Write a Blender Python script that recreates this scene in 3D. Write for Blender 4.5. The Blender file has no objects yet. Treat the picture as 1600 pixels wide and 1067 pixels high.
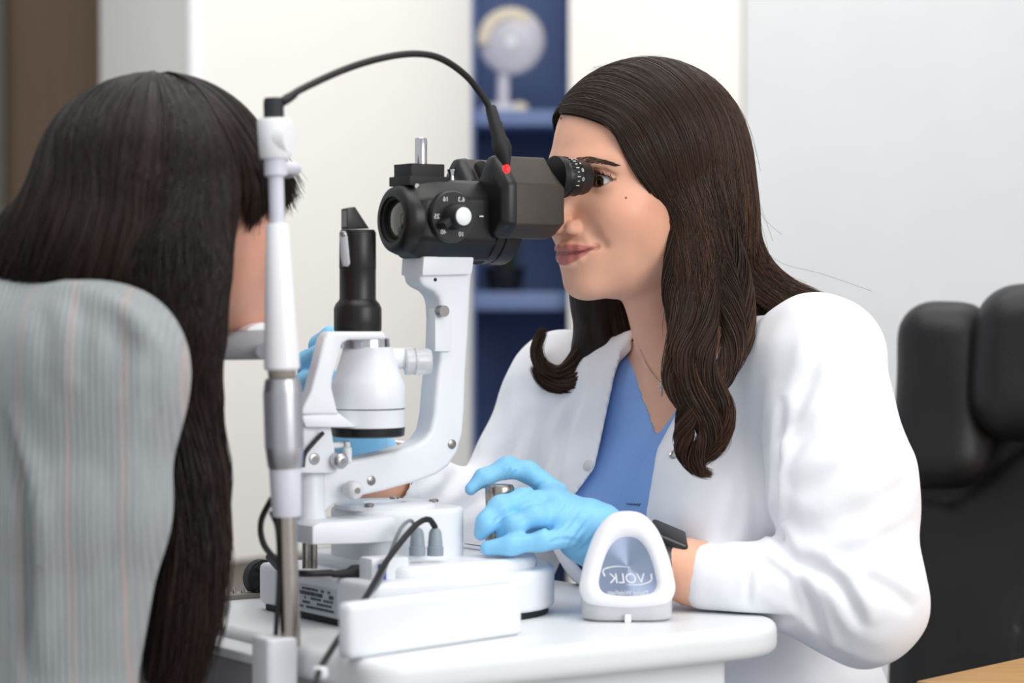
import bpy, bmesh, math, random
import numpy as np
from mathutils import Vector, Matrix

# ------------------------------------------------------------------ camera, world, lights, exposure
SC = bpy.context.scene
COL = SC.collection
FPX = 1600 * 85.0 / 36.0
CAMZ = 1.097
PITCH = math.atan(63.5 / FPX)
cam_d = bpy.data.cameras.new('camera')
cam_d.lens = 85.0
cam_d.sensor_width = 36.0
cam_d.dof.use_dof = True
cam_d.dof.focus_distance = 2.40
cam_d.dof.aperture_fstop = 3.4
cam = bpy.data.objects.new('camera', cam_d)
COL.objects.link(cam)
cam.location = (0, 0, CAMZ)
cam.rotation_euler = (math.pi / 2 - PITCH, 0, 0)
SC.camera = cam

world = bpy.data.worlds.new('world')
SC.world = world
world.use_nodes = True
world.node_tree.nodes['Background'].inputs[0].default_value = (0.93, 0.96, 1.0, 1)
world.node_tree.nodes['Background'].inputs[1].default_value = 0.50


def area(name, loc, target, size, energy, color=(1, 1, 1), size_y=None):
    l = bpy.data.lights.new(name, 'AREA')
    l.energy = energy
    l.color = color
    l.size = size
    if size_y:
        l.shape = 'RECTANGLE'
        l.size_y = size_y
    o = bpy.data.objects.new(name, l)
    COL.objects.link(o)
    o.location = loc
    o.rotation_euler = (Vector(target) - Vector(loc)).to_track_quat('-Z', 'Y').to_euler()
    return o


area('window_daylight', (2.1, 0.1, 1.9), (0.15, 2.4, 1.0), 1.8, 36, (1.0, 0.98, 0.96), 1.5)
area('ceiling_panel_light', (0.1, 1.9, 2.75), (0.1, 2.2, 0.8), 1.6, 15, (1.0, 0.97, 0.93), 1.2)
area('ceiling_panel_light_far', (0.4, 3.4, 2.75), (0.2, 4.3, 1.0), 1.8, 14, (1.0, 0.96, 0.92), 0.9)
SC.view_settings.view_transform = 'Standard'
SC.view_settings.look = 'None'
SC.view_settings.gamma = 1.0
SC.view_settings.use_curve_mapping = False
SC.view_settings.exposure = 0.47

# ------------------------------------------------------------------ pixel -> place helpers
CAMP = Vector((0, 0, CAMZ))
_F = Vector((0, math.cos(PITCH), -math.sin(PITCH)))
_U = Vector((0, math.sin(PITCH), math.cos(PITCH)))


def ray(px, py):
    return _F + Vector((1, 0, 0)) * ((px - 800) / FPX) + _U * ((533.5 - py) / FPX)


def W(px, py, d):
    r = ray(px, py)
    return CAMP + r * (d / r.y)


TZ = 0.80                                     # table top height
ALPHA = math.radians(34)                      # the instrument's axis in plan
U = Vector((math.cos(ALPHA), math.sin(ALPHA), 0))     # towards the examiner
V = Vector((-math.sin(ALPHA), math.cos(ALPHA), 0))    # towards the far side
Z = Vector((0, 0, 1))
O = Vector((-0.0614, 2.32, 0))


def I(a, b, z):
    return O + U * a + V * b + Z * z


def PB(px, py, b=0.0):
    r = ray(px, py)
    t = (b - V.dot(CAMP - O)) / V.dot(r)
    return CAMP + r * t


def TP(px, py, z=TZ):
    r = ray(px, py)
    return CAMP + r * ((z - CAMZ) / r.z)


def pxm(d):
    return d / FPX                            # metres per pixel at depth d


# ------------------------------------------------------------------ materials
def lin(c):
    c = c / 255.0
    return c / 12.92 if c <= 0.04045 else ((c + 0.055) / 1.055) ** 2.4


def rgb(r, g, b):
    return (lin(r), lin(g), lin(b), 1.0)


MATS = {}


def mat(name, col, rough=0.5, metal=0.0, bump=0.0, scale=40.0, stretch=(1, 1, 1), var=0.06, spec=0.5,
        coat=0.0, trans=0.0, sss=0.0, attr=None, emit=0.0, sheen=0.0, ior=1.45):
    m = bpy.data.materials.new(name)
    m.use_nodes = True
    nt = m.node_tree
    b = nt.nodes['Principled BSDF']
    b.inputs['Roughness'].default_value = rough
    b.inputs['Metallic'].default_value = metal
    b.inputs['Specular IOR Level'].default_value = spec
    b.inputs['IOR'].default_value = ior
    b.inputs['Coat Weight'].default_value = coat
    b.inputs['Transmission Weight'].default_value = trans
    b.inputs['Sheen Weight'].default_value = sheen
    if sss:
        b.inputs['Subsurface Weight'].default_value = sss
        b.inputs['Subsurface Radius'].default_value = (1.0, 0.35, 0.2)
        b.inputs['Subsurface Scale'].default_value = 0.006
    tc = nt.nodes.new('ShaderNodeTexCoord')
    mp = nt.nodes.new('ShaderNodeMapping')
    mp.inputs['Scale'].default_value = stretch
    nt.links.new(tc.outputs['Object'], mp.inputs[0])
    nz = nt.nodes.new('ShaderNodeTexNoise')
    nz.inputs['Scale'].default_value = scale
    nz.inputs['Detail'].default_value = 4
    nt.links.new(mp.outputs[0], nz.inputs['Vector'])
    mx = nt.nodes.new('ShaderNodeMix')
    mx.data_type = 'RGBA'
    mx.blend_type = 'MULTIPLY'
    mx.inputs[0].default_value = 1.0
    if attr:
        at = nt.nodes.new('ShaderNodeAttribute')
        at.attribute_name = attr
        nt.links.new(at.outputs['Color'], mx.inputs[6])
    else:
        mx.inputs[6].default_value = rgb(*col)
    rp = nt.nodes.new('ShaderNodeMapRange')
    rp.inputs[1].default_value = 0.3
    rp.inputs[2].default_value = 0.7
    rp.inputs[3].default_value = 1.0 - var
    rp.inputs[4].default_value = 1.0
    nt.links.new(nz.outputs[0], rp.inputs[0])
    nt.links.new(rp.outputs[0], mx.inputs[7])
    nt.links.new(mx.outputs[2], b.inputs['Base Color'])
    if bump:
        bp = nt.nodes.new('ShaderNodeBump')
        bp.inputs['Strength'].default_value = 1.0
        bp.inputs['Distance'].default_value = bump
        nt.links.new(nz.outputs[0], bp.inputs['Height'])
        nt.links.new(bp.outputs[0], b.inputs['Normal'])
    if emit:
        b.inputs['Emission Color'].default_value = rgb(*col)
        b.inputs['Emission Strength'].default_value = emit
    MATS[name] = m
    return m


# ------------------------------------------------------------------ objects
WLOC = {}


def link(name, me, m, parent=None, smooth=None):
    """mesh in world coordinates -> object whose origin is at its own middle"""
    n = len(me.vertices)
    co = np.empty(n * 3, dtype=np.float32)
    me.vertices.foreach_get('co', co)
    co = co.reshape(-1, 3)
    c = (co.min(0) + co.max(0)) / 2
    if parent is None:
        c[2] = co[:, 2].min()
    me.vertices.foreach_set('co', (co - c).ravel())
    if m is not None:
        me.materials.append(MATS[m] if isinstance(m, str) else m)
    if smooth is not None:
        me.polygons.foreach_set('use_smooth', [True] * len(me.polygons))
        if smooth < 180:
            me.set_sharp_from_angle(angle=math.radians(smooth))
    me.update()
    o = bpy.data.objects.new(name, me)
    COL.objects.link(o)
    c = Vector([float(x) for x in c])
    WLOC[o.name] = c
    if parent is not None:
        o.parent = parent
        o.location = c - WLOC[parent.name]
    else:
        o.location = c
    return o


def thing(name, loc, label, cat, group=None):
    o = bpy.data.objects.new(name, None)
    COL.objects.link(o)
    o.empty_display_size = 0.05
    o.location = loc
    WLOC[o.name] = Vector(loc)
    return tag(o, label, cat, group)


def tag(o, label, cat=None, group=None, kind=None):
    o['label'] = label
    if cat:
        o['category'] = cat
    if group:
        o['group'] = group
    if kind:
        o['kind'] = kind
    return o


def bm_obj(name, bm, m, parent=None, smooth=35, bevel=0.0, segs=2):
    if bevel:
        bmesh.ops.remove_doubles(bm, verts=bm.verts, dist=1e-6)
        es = [e for e in bm.edges if e.is_manifold and e.calc_face_angle(0) > 0.45]
        bmesh.ops.bevel(bm, geom=es, offset=bevel, segments=segs, profile=0.6, affect='EDGES', clamp_overlap=True)
    bmesh.ops.recalc_face_normals(bm, faces=bm.faces)
    me = bpy.data.meshes.new(name)
    bm.to_mesh(me)
    bm.free()
    return link(name, me, m, parent, smooth)


def add_prism(bm, pts, ext, base=None):
    """closed polygon pts (world) swept by vector ext; pts are the near face"""
    a = [bm.verts.new(p) for p in pts]
    b = [bm.verts.new(Vector(p) + ext) for p in pts]
    bm.faces.new(a)
    bm.faces.new(b[::-1])
    n = len(a)
    for i in range(n):
        bm.faces.new((a[i], b[i], b[(i + 1) % n], a[(i + 1) % n]))


def prism(name, pts, ext, m, parent=None, bevel=0.0, segs=2, smooth=35):
    bm = bmesh.new()
    add_prism(bm, pts, ext)
    return bm_obj(name, bm, m, parent, smooth, bevel, segs)


def add_box(bm, c, ax, half):
    c = Vector(c)
    vs = []
    for sx, sy, sz in ((-1, -1, -1), (1, -1, -1), (1, 1, -1), (-1, 1, -1), (-1, -1, 1), (1, -1, 1), (1, 1, 1), (-1, 1, 1)):
        vs.append(bm.verts.new(c + ax[0] * (sx * half[0]) + ax[1] * (sy * half[1]) + ax[2] * (sz * half[2])))
    for f in ((3, 2, 1, 0), (4, 5, 6, 7), (0, 1, 5, 4), (1, 2, 6, 5), (2, 3, 7, 6), (3, 0, 4, 7)):
        bm.faces.new([vs[i] for i in f])


def box(name, c, half, m, parent=None, ax=None, bevel=0.0, segs=2, smooth=35):
    bm = bmesh.new()
    add_box(bm, c, ax or (U, V, Z), half)
    return bm_obj(name, bm, m, parent, smooth, bevel, segs)


def frame(axis):
    axis = Vector(axis).normalized()
    ref = Z if abs(axis.z) < 0.9 else Vector((1, 0, 0))
    e1 = axis.cross(ref).normalized()
    return e1, axis.cross(e1).normalized(), axis


def add_rev(bm, o, axis, prof, n=40, flat=1.0, cap=True):
    """prof: (radius, distance along axis)"""
    o = Vector(o)
    e1, e2, ax = frame(axis)
    rings = []
    for r, t in prof:
        rings.append([bm.verts.new(o + ax * t + (e1 * math.cos(2 * math.pi * i / n) + e2 * (flat * math.sin(2 * math.pi * i / n))) * max(r, 1e-5)) for i in range(n)])
    for a, b in zip(rings, rings[1:]):
        for i in range(n):
            bm.faces.new((a[i], a[(i + 1) % n], b[(i + 1) % n], b[i]))
    if cap:
        bm.faces.new(rings[0][::-1])
        bm.faces.new(rings[-1])


def rev(name, o, axis, prof, m, parent=None, n=40, smooth=40, flat=1.0):
    bm = bmesh.new()
    add_rev(bm, o, axis, prof, n, flat)
    return bm_obj(name, bm, m, parent, smooth)


def spline(pts, n):
    """Catmull-Rom through pts (k, d) -> n points"""
    p = np.array([tuple(q) for q in pts], dtype=float)
    k = len(p)
    if k == 2:
        t = np.linspace(0, 1, n)[:, None]
        return p[0] * (1 - t) + p[1] * t
    e = np.vstack([2 * p[0] - p[1], p, 2 * p[-1] - p[-2]])
    m = 24 * (k - 1) + 1
    s = np.linspace(0, k - 1, m)
    i = np.minimum(s.astype(int), k - 2)
    t = (s - i)[:, None]
    a, b, c, d = e[i], e[i + 1], e[i + 2], e[i + 3]
    q = 0.5 * (2 * b + (c - a) * t + (2 * a - 5 * b + 4 * c - d) * t ** 2 + (3 * b - a - 3 * c + d) * t ** 3)
    L = np.concatenate([[0], np.cumsum(np.linalg.norm(np.diff(q[:, :3], axis=0), axis=1))])
    g = np.linspace(0, L[-1], n)
    return np.stack([np.interp(g, L, q[:, j]) for j in range(q.shape[1])], 1)


def tube(name, pts, r, m, parent=None, n=40, sides=12, r_end=None):
    q = spline(pts, n)
    bm = bmesh.new()
    rings = []
    prev = None
    for i in range(n):
        t = Vector(q[min(i + 1, n - 1), :3] - q[max(i - 1, 0), :3]).normalized()
        if prev is None:
            e1 = frame(t)[0]
        else:
            e1 = (prev - t * prev.dot(t)).normalized()
        prev = e1
        e2 = t.cross(e1)
        rr = r if r_end is None else r + (r_end - r) * i / (n - 1)
        rings.append([bm.verts.new(Vector(q[i, :3]) + (e1 * math.cos(2 * math.pi * k / sides) + e2 * math.sin(2 * math.pi * k / sides)) * rr) for k in range(sides)])
    for a, b in zip(rings, rings[1:]):
        for k in range(sides):
            bm.faces.new((a[k], a[(k + 1) % sides], b[(k + 1) % sides], b[k]))
    bm.faces.new(rings[0][::-1])
    bm.faces.new(rings[-1])
    return bm_obj(name, bm, m, parent, 60)


def text(name, s, size, o, xdir, ydir, m, parent, depth=0.0002, mirror=False, shear=0.0):
    cu = bpy.data.curves.new(name + '_curve', 'FONT')
    cu.body = s
    cu.size = size
    cu.align_x = 'CENTER'
    cu.align_y = 'CENTER'
    cu.extrude = depth
    cu.shear = shear
    t = bpy.data.objects.new(name + '_tmp', cu)
    COL.objects.link(t)
    dg = bpy.context.evaluated_depsgraph_get()
    me = bpy.data.meshes.new_from_object(t.evaluated_get(dg))
    bpy.data.objects.remove(t)
    bpy.data.curves.remove(cu)
    xd, yd = Vector(xdir).normalized(), Vector(ydir).normalized()
    zd = xd.cross(yd)
    if mirror:
        xd = -xd
    for v in me.vertices:
        c = v.co.copy()
        v.co = Vector(o) + xd * c.x + yd * c.y + zd * c.z
    if mirror:
        me.flip_normals()
    me.materials.clear()
    me.name = name
    return link(name, me, m, parent)


# ------------------------------------------------------------------ soft shapes: signed distance volumes
def smin(a, b, k):
    if k <= 0:
        return np.minimum(a, b)
    h = np.maximum(k - np.abs(a - b), 0) / k
    return np.minimum(a, b) - h * h * (k * 0.25)


def ell(c, r, R=None):
    c = np.array(tuple(c), dtype=np.float32)
    r = np.array(tuple(r), dtype=np.float32)
    if R is not None:
        R = np.array(R, dtype=np.float32)      # rows are the local axes

    def fn(X, Y, Zz):
        x, y, z = X - c[0], Y - c[1], Zz - c[2]
        if R is not None:
            x, y, z = (R[0, 0] * x + R[0, 1] * y + R[0, 2] * z, R[1, 0] * x + R[1, 1] * y + R[1, 2] * z,
                       R[2, 0] * x + R[2, 1] * y + R[2, 2] * z)
        k0 = np.sqrt((x / r[0]) ** 2 + (y / r[1]) ** 2 + (z / r[2]) ** 2)
        k1 = np.sqrt((x / r[0] ** 2) ** 2 + (y / r[1] ** 2) ** 2 + (z / r[2] ** 2) ** 2)
        return k0 * (k0 - 1.0) / np.maximum(k1, 1e-6)
    e = r if R is None else np.full(3, r.max())
    return fn, c - e, c + e


def cone(a, b, ra, rb):
    a = np.array(tuple(a), dtype=np.float32)
    b = np.array(tuple(b), dtype=np.float32)
    d = b - a
    dd = max(float(d @ d), 1e-12)

    def fn(X, Y, Zz):
        x, y, z = X - a[0], Y - a[1], Zz - a[2]
        t = np.clip((x * d[0] + y * d[1] + z * d[2]) / dd, 0, 1)
        return np.sqrt((x - t * d[0]) ** 2 + (y - t * d[1]) ** 2 + (z - t * d[2]) ** 2) - (ra + (rb - ra) * t)
    m = max(ra, rb)
    return fn, np.minimum(a, b) - m, np.maximum(a, b) + m


def chain(pts, rs):
    return [cone(pts[i], pts[i + 1], rs[i], rs[i + 1]) for i in range(len(pts) - 1)]


def rbox(c, half, r, R):
    c = np.array(tuple(c), dtype=np.float32)
    R = np.array([tuple(q) for q in R], dtype=np.float32)
    hf = np.array(half, dtype=np.float32) - r

    def fn(X, Y, Zz):
        x, y, z = X - c[0], Y - c[1], Zz - c[2]
        q = [np.abs(R[i, 0] * x + R[i, 1] * y + R[i, 2] * z) - hf[i] for i in range(3)]
        return np.sqrt(sum(np.maximum(v, 0) ** 2 for v in q)) + np.minimum(np.maximum(np.maximum(q[0], q[1]), q[2]), 0) - r
    e = np.full(3, float(np.linalg.norm(half)))
    return fn, c - e, c + e


class Vol:
    def __init__(s, lo=None, hi=None, h=None, axes=None):
        s.ax = axes or [np.arange(lo[i], hi[i] + h, h, dtype=np.float32) for i in range(3)]
        s.F = np.full([len(a) for a in s.ax], 0.06, dtype=np.float32)

    def _sl(s, lo, hi, m):
        sl = []
        for i in range(3):
            a = max(int(np.searchsorted(s.ax[i], lo[i] - m)) - 1, 0)
            b = min(int(np.searchsorted(s.ax[i], hi[i] + m)) + 1, len(s.ax[i]))
            if b <= a:
                return None
            sl.append(slice(a, b))
        return tuple(sl)

    def _xyz(s, sl):
        return s.ax[0][sl[0]][:, None, None], s.ax[1][sl[1]][None, :, None], s.ax[2][sl[2]][None, None, :]

    def add(s, prim, k=0.0, m=0.03):
        for p in (prim if isinstance(prim, list) else [prim]):
            sl = s._sl(p[1], p[2], max(m, k * 1.2))
            if sl is None:
                continue
            s.F[sl] = smin(s.F[sl], p[0](*s._xyz(sl)), k)

    def cut(s, prim, k=0.0, m=0.01):
        for p in (prim if isinstance(prim, list) else [prim]):
            sl = s._sl(p[1], p[2], max(m, k * 1.2))
            if sl is None:
                continue
            s.F[sl] = -smin(-s.F[sl], p[0](*s._xyz(sl)), k)

    def full(s):
        return s._xyz((slice(None),) * 3)

    def mesh(s, name, smooth_it=2, M=None):
        v, q = surface_nets(s.F, s.ax)
        v = relax(v, q, smooth_it)
        if M is not None:
            v = v @ np.array(M.to_3x3()).T + np.array(M.translation)
        return fast_mesh(name, v, q), v


def surface_nets(F, ax):
    s = F < 0
    nx, ny, nz = F.shape
    cnt = np.zeros((nx - 1, ny - 1, nz - 1), dtype=np.int8)
    for i in (0, 1):
        for j in (0, 1):
            for k in (0, 1):
                cnt += s[i:nx - 1 + i, j:ny - 1 + j, k:nz - 1 + k]
    act = (cnt > 0) & (cnt < 8)
    ci = np.argwhere(act)
    idx = np.full(act.shape, -1, dtype=np.int64)
    idx[act] = np.arange(len(ci))
    acc = np.zeros((len(ci), 3))
    num = np.zeros(len(ci))
    for d in range(3):
        o1, o2 = [a for a in range(3) if a != d]
        for p in (0, 1):
            for r in (0, 1):
                A = ci.copy()
                A[:, o1] += p
                A[:, o2] += r
                B = A.copy()
                B[:, d] += 1
                fa = F[A[:, 0], A[:, 1], A[:, 2]].astype(float)
                fb = F[B[:, 0], B[:, 1], B[:, 2]].astype(float)
                x = (fa < 0) != (fb < 0)
                t = np.where(x, fa / np.where(x, fa - fb, 1), 0)
                P = A.astype(float)
                P[:, d] += t
                acc[x] += P[x]
                num[x] += 1
    vi = acc / num[:, None]
    v = np.stack([np.interp(vi[:, i], np.arange(len(ax[i])), ax[i]) for i in range(3)], 1)
    quads = []
    for d in range(3):
        o1, o2 = (d + 1) % 3, (d + 2) % 3
        sa = [slice(None)] * 3
        sb = [slice(None)] * 3
        sa[d] = slice(0, -1)
        sb[d] = slice(1, None)
        x = s[tuple(sa)] != s[tuple(sb)]
        E = np.argwhere(x)
        ok = (E[:, o1] > 0) & (E[:, o2] > 0) & (E[:, o1] < F.shape[o1] - 1) & (E[:, o2] < F.shape[o2] - 1)
        E = E[ok]
        inside = s[E[:, 0], E[:, 1], E[:, 2]]
        c = []
        for p, r in ((-1, -1), (0, -1), (0, 0), (-1, 0)):
            C = E.copy()
            C[:, o1] += p
            C[:, o2] += r
            c.append(idx[C[:, 0], C[:, 1], C[:, 2]])
        q = np.stack(c, 1)
        q[~inside] = q[~inside][:, ::-1]
        quads.append(q)
    q = np.vstack(quads)
    return v, q[(q >= 0).all(1)]


def relax(v, q, it):
    n = len(v)
    a = np.concatenate([q[:, i] for i in range(4)])
    b = np.concatenate([q[:, (i + 1) % 4] for i in range(4)])
    deg = np.bincount(a, minlength=n) + np.bincount(b, minlength=n)
    for _ in range(it):
        s = np.stack([np.bincount(a, v[b, i], n) + np.bincount(b, v[a, i], n) for i in range(3)], 1)
        v = v * 0.5 + 0.5 * s / np.maximum(deg, 1)[:, None]
    return v


def fast_mesh(name, v, q):
    me = bpy.data.meshes.new(name)
    me.vertices.add(len(v))
    me.vertices.foreach_set('co', np.asarray(v, dtype=np.float32).ravel())
    k = q.shape[1]
    me.loops.add(q.size)
    me.loops.foreach_set('vertex_index', q.astype(np.int32).ravel())
    me.polygons.add(len(q))
    me.polygons.foreach_set('loop_start', np.arange(0, q.size, k, dtype=np.int32))
    me.polygons.foreach_set('loop_total', np.full(len(q), k, dtype=np.int32))
    me.polygons.foreach_set('use_smooth', np.ones(len(q), dtype=bool))
    me.update(calc_edges=True)
    return me


def paint(me, cols, name='Col'):
    a = me.color_attributes.new(name, 'FLOAT_COLOR', 'POINT')
    c = np.ones((len(me.vertices), 4), dtype=np.float32)
    c[:, :3] = cols
    a.data.foreach_set('color', c.ravel())


def dist(prims, P, k=0.0):
    P = np.asarray(P, dtype=np.float32)
    d = None
    for p in prims:
        e = p[0](P[:, 0], P[:, 1], P[:, 2])
        d = e if d is None else smin(d, e, k)
    return d


def ripple(P, seed, n, kmin, kmax, along=None, squash=0.25):
    """sum of sines: cheap wrinkle field; 'along' is the direction in which folds run"""
    rg = np.random.default_rng(seed)
    s = 0
    for _ in range(n):
        d = rg.normal(size=3)
        if along is not None:
            al = np.array(tuple(along))
            al = al / np.linalg.norm(al)
            d = d - al * (d @ al) * (1 - squash)
        d = d / np.linalg.norm(d) * rg.uniform(kmin, kmax)
        s = s + np.sin(P[0] * d[0] + P[1] * d[1] + P[2] * d[2] + rg.uniform(0, 6.3))
    return s / math.sqrt(n)


# ------------------------------------------------------------------ hair strands
def snap(P, hull, off, w=1.0, it=3):
    for _ in range(it):
        d = dist(hull, P, 0.02)
        e = 0.001
        g = np.stack([dist(hull, P + np.eye(3)[i] * e, 0.02) - d for i in range(3)], 1)
        g /= np.maximum(np.linalg.norm(g, axis=1), 1e-9)[:, None]
        P = P - g * ((d - off) * w)[:, None]
    return P


def strands(name, guides, n, m, parent, hull=None, off=(0.0, 0.004), npts=26, rad=0.0006, seed=1, jit=0.004, wave=0.0,
            wfreq=3.0, col=(0.03, 0.017, 0.011), colv=0.5, tail=0.25, snapw=None, fray=0.0, hi=(0.09, 0.05, 0.03), root=0.0, wstart=0.0, ncl=None, locks=None):
    rg = np.random.default_rng(seed)
    if locks is not None:
        guides = [lk[0] for lk in locks]
        tail_l = tail
    G = np.stack([spline(g, npts) for g in guides])
    k = len(G)
    g = rg.uniform(0, k - 1, n) if k > 1 else np.zeros(n)
    i = np.minimum(g.astype(int), max(k - 2, 0))
    if locks is not None:
        g = i = rg.integers(0, k, n)
    t = (g - i)[:, None, None]
    P = G[i] * (1 - t) + G[np.minimum(i + 1, k - 1)] * t
    s = np.linspace(0, 1, npts)[None, :, None]
    if locks is not None:                      # ropes of hair that turn about their own middle line
        Tg = np.gradient(G, axis=1)
        Tg /= np.linalg.norm(Tg, axis=2, keepdims=True)
        f1 = np.cross(Tg, np.array([0.15, 1.0, 0.1]))
        f1 /= np.linalg.norm(f1, axis=2, keepdims=True)
        f2 = np.cross(Tg, f1)
        ss = np.linspace(0, 1, npts)
        rad_l = np.stack([np.interp(ss, np.linspace(0, 1, len(lk[1])), lk[1]) for lk in locks])
        twl = np.array([lk[2] for lk in locks])
        ph0 = rg.uniform(0, 6.283, n)
        rr0 = np.sqrt(rg.uniform(0.15, 1, n))
        an = ph0[:, None] + twl[i][:, None] * ss[None, :]
        P = P + (f1[i] * np.cos(an)[:, :, None] + f2[i] * (0.7 * np.sin(an))[:, :, None]) * (rad_l[i] * rr0[:, None])[:, :, None]
    # length variation
    cutl = 1 - rg.uniform(0, tail, n) ** 1.5
    st = rg.uniform(0, root, n)
    for a in range(n):
        u = np.linspace(st[a], cutl[a], npts)
        P[a] = np.stack([np.interp(u, np.linspace(0, 1, npts), P[a, :, c]) for c in range(3)], 1)
    # clumped sideways jitter, one offset per clump plus a little per strand
    ncl = ncl or max(6, n // 28)
    cl = rg.integers(0, ncl, n)
    cn = rg.normal(size=(ncl, 1, 3)) * jit
    P = P + (cn[cl] + rg.normal(size=(n, 1, 3)) * jit * 0.35) * (0.25 + 0.75 * s)
    if wave:
        ph = (rg.uniform(0, 6.3, ncl)[cl] * 0.35 + rg.normal(size=n) * 0.25)[:, None, None]
        sw = np.clip((s - wstart) / (1 - wstart), 0, 1)
        amp = wave * np.minimum(sw * 2.2, 1.0) * (rg.uniform(0.5, 1.3, ncl)[cl])[:, None, None]
        ph = (rg.uniform(0, 6.3, ncl)[cl] + rg.normal(size=n) * 0.22)[:, None, None]
        tw_ = sw * wfreq * 6.283 + ph
        P = P + amp * (np.array([1.0, 0.0, 0.25]) * np.cos(tw_) + np.array([0.1, 1.0, 0.0]) * np.sin(tw_) - np.array([1.0, 0, .25]) * np.cos(ph) * (1 - sw) - np.array([.1, 1.0, 0]) * np.sin(ph) * (1 - sw))
    if fray:
        P = P + rg.normal(size=(n, 1, 3)) * fray * s ** 2
    if hull is not None:
        f = P.reshape(-1, 3)
        o = np.repeat(rg.uniform(off[0], off[1], n), npts)
        w = 1.0 if snapw is None else np.tile(np.interp(np.linspace(0, 1, npts), [a for a, _ in snapw], [b for _, b in snapw]), n)
        P = snap(f, hull, o, w).reshape(n, npts, 3)
    T = np.gradient(P, axis=1)
    T /= np.maximum(np.linalg.norm(T, axis=2, keepdims=True), 1e-9)
    ref = rg.normal(size=(n, 1, 3))
    e1 = np.cross(T, np.broadcast_to(ref, T.shape))
    e1 /= np.maximum(np.linalg.norm(e1, axis=2, keepdims=True), 1e-9)
    e2 = np.cross(T, e1)
    taper = np.interp(np.linspace(0, 1, npts), [0, 0.06, 0.75, 1], [0.6, 1, 0.9, 0.15])[None, :, None]
    r = (rg.uniform(0.6, 1.3, (n, 1, 1)) * rad) * taper
    rings = np.stack([P + (e1 * math.cos(a) + e2 * math.sin(a)) * r for a in (0, 2.0944, 4.18879)], 2)   # n,npts,3,3
    v = rings.reshape(-1, 3)
    base = (np.arange(n)[:, None, None] * npts + np.arange(npts - 1)[None, :, None]) * 3
    kk = np.arange(3)[None, None, :]
    k2 = (kk + 1) % 3
    q = np.stack([base + kk, base + k2, base + 3 + k2, base + 3 + kk], 3).reshape(-1, 4)
    me = fast_mesh(name, v, q)
    c0, c1 = np.array(col), np.array(hi)
    tone = (rg.uniform(0, 1, ncl)[cl] * 0.6 + rg.uniform(0, 1, n) * 0.4) ** 2
    grad = np.interp(np.linspace(0, 1, npts), [0, .35, .7, 1], [.18, .35, .9, 1.15])
    c = c0 + (c1 - c0) * ((tone * colv)[:, None] * grad)[:, :, None]
    paint(me, np.repeat(c.reshape(-1, 3), 3, axis=0))
    return link(name, me, m, parent)

# ------------------------------------------------------------------ material set
mat('wall_paint', (216, 218, 220), 0.7, var=0.03, scale=8, bump=0.0004)
mat('cabinet_white', (236, 234, 228), 0.45, var=0.02, scale=5)
mat('cabinet_edge', (244, 244, 246), 0.4, var=0.02)
mat('brown_panel', (118, 96, 76), 0.6, var=0.12, scale=6, stretch=(6, 6, 0.5))
mat('grey_panel', (96, 92, 84), 0.6, var=0.05)
mat('floor_vinyl', (150, 146, 140), 0.5, var=0.15, scale=14)
mat('plinth_grey', (150, 142, 132), 0.6, var=0.06)
mat('navy', (108, 130, 178), 0.55, var=0.06, scale=12)
mat('navy_edge', (96, 114, 156), 0.5, var=0.04)
mat('model_cream', (226, 214, 188), 0.5, var=0.1, scale=60)
mat('model_grey', (205, 204, 212), 0.45, var=0.08, scale=40)
mat('model_dark', (26, 24, 26), 0.5)
mat('leaf_green', (70, 96, 50), 0.5, var=0.2)
mat('leather', (19, 19, 21), 0.42, bump=0.0004, scale=420, var=0.12, spec=0.45)
mat('chrome', (205, 205, 208), 0.16, 1.0, var=0.03)
mat('steel', (176, 168, 160), 0.26, 1.0, var=0.06, scale=30, stretch=(1, 1, 6))
mat('satin_silver', (196, 196, 202), 0.38, 0.9, var=0.04)
mat('oak', (190, 146, 92), 0.5, var=0.22, scale=9, stretch=(1, 14, 14))
mat('device_white', (232, 235, 240), 0.33, var=0.02, scale=30, spec=0.45)
mat('table_white', (233, 236, 238), 0.36, var=0.02, scale=20)
mat('grip_white', (238, 238, 242), 0.3, var=0.02)
mat('lavender_white', (214, 214, 226), 0.4, var=0.03)
mat('device_black', (19, 19, 21), 0.38, var=0.1, scale=200, bump=0.00005, spec=0.5)
mat('black_matte', (24, 24, 26), 0.6, var=0.1, scale=120)
mat('housing_bronze', (66, 60, 54), 0.46, 0.35, bump=0.00015, scale=900, var=0.2)
mat('rubber', (38, 40, 44), 0.65, var=0.1)
mat('cable_black', (26, 22, 24), 0.5, var=0.1)
mat('cable_grey', (130, 132, 140), 0.5, var=0.05)
mat('connector_grey', (146, 158, 168), 0.5, var=0.05)
mat('plug_blue', (52, 88, 168), 0.45)
mat('lens_glass', (60, 58, 36), 0.04, 0.25, var=0.3, scale=30, coat=1.0, spec=0.9)
mat('clear_plastic', (243, 244, 247), 0.12, var=0.02, trans=0.40, ior=1.4)
mat('print_white', (235, 238, 240), 0.5)
mat('print_dark', (60, 62, 74), 0.6)
mat('sticker', (196, 202, 212), 0.4, var=0.05)
mat('screw', (150, 146, 142), 0.3, 0.9)
mat('hole', (30, 18, 28), 0.7)
mat('red_led', (255, 20, 24), 0.3, emit=3.0)
mat('brushed_disc', (168, 182, 208), 0.30, 0.95, var=0.05, scale=10)
_nt = MATS['brushed_disc'].node_tree
_tg = _nt.nodes.new('ShaderNodeTangent')
_tg.direction_type = 'RADIAL'
_tg.axis = 'Y'
_nt.nodes['Principled BSDF'].inputs['Anisotropic'].default_value = 0.92
_nt.links.new(_tg.outputs[0], _nt.nodes['Principled BSDF'].inputs['Tangent'])
mat('case_white', (246, 246, 250), 0.3, var=0.01, spec=0.5)
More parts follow.
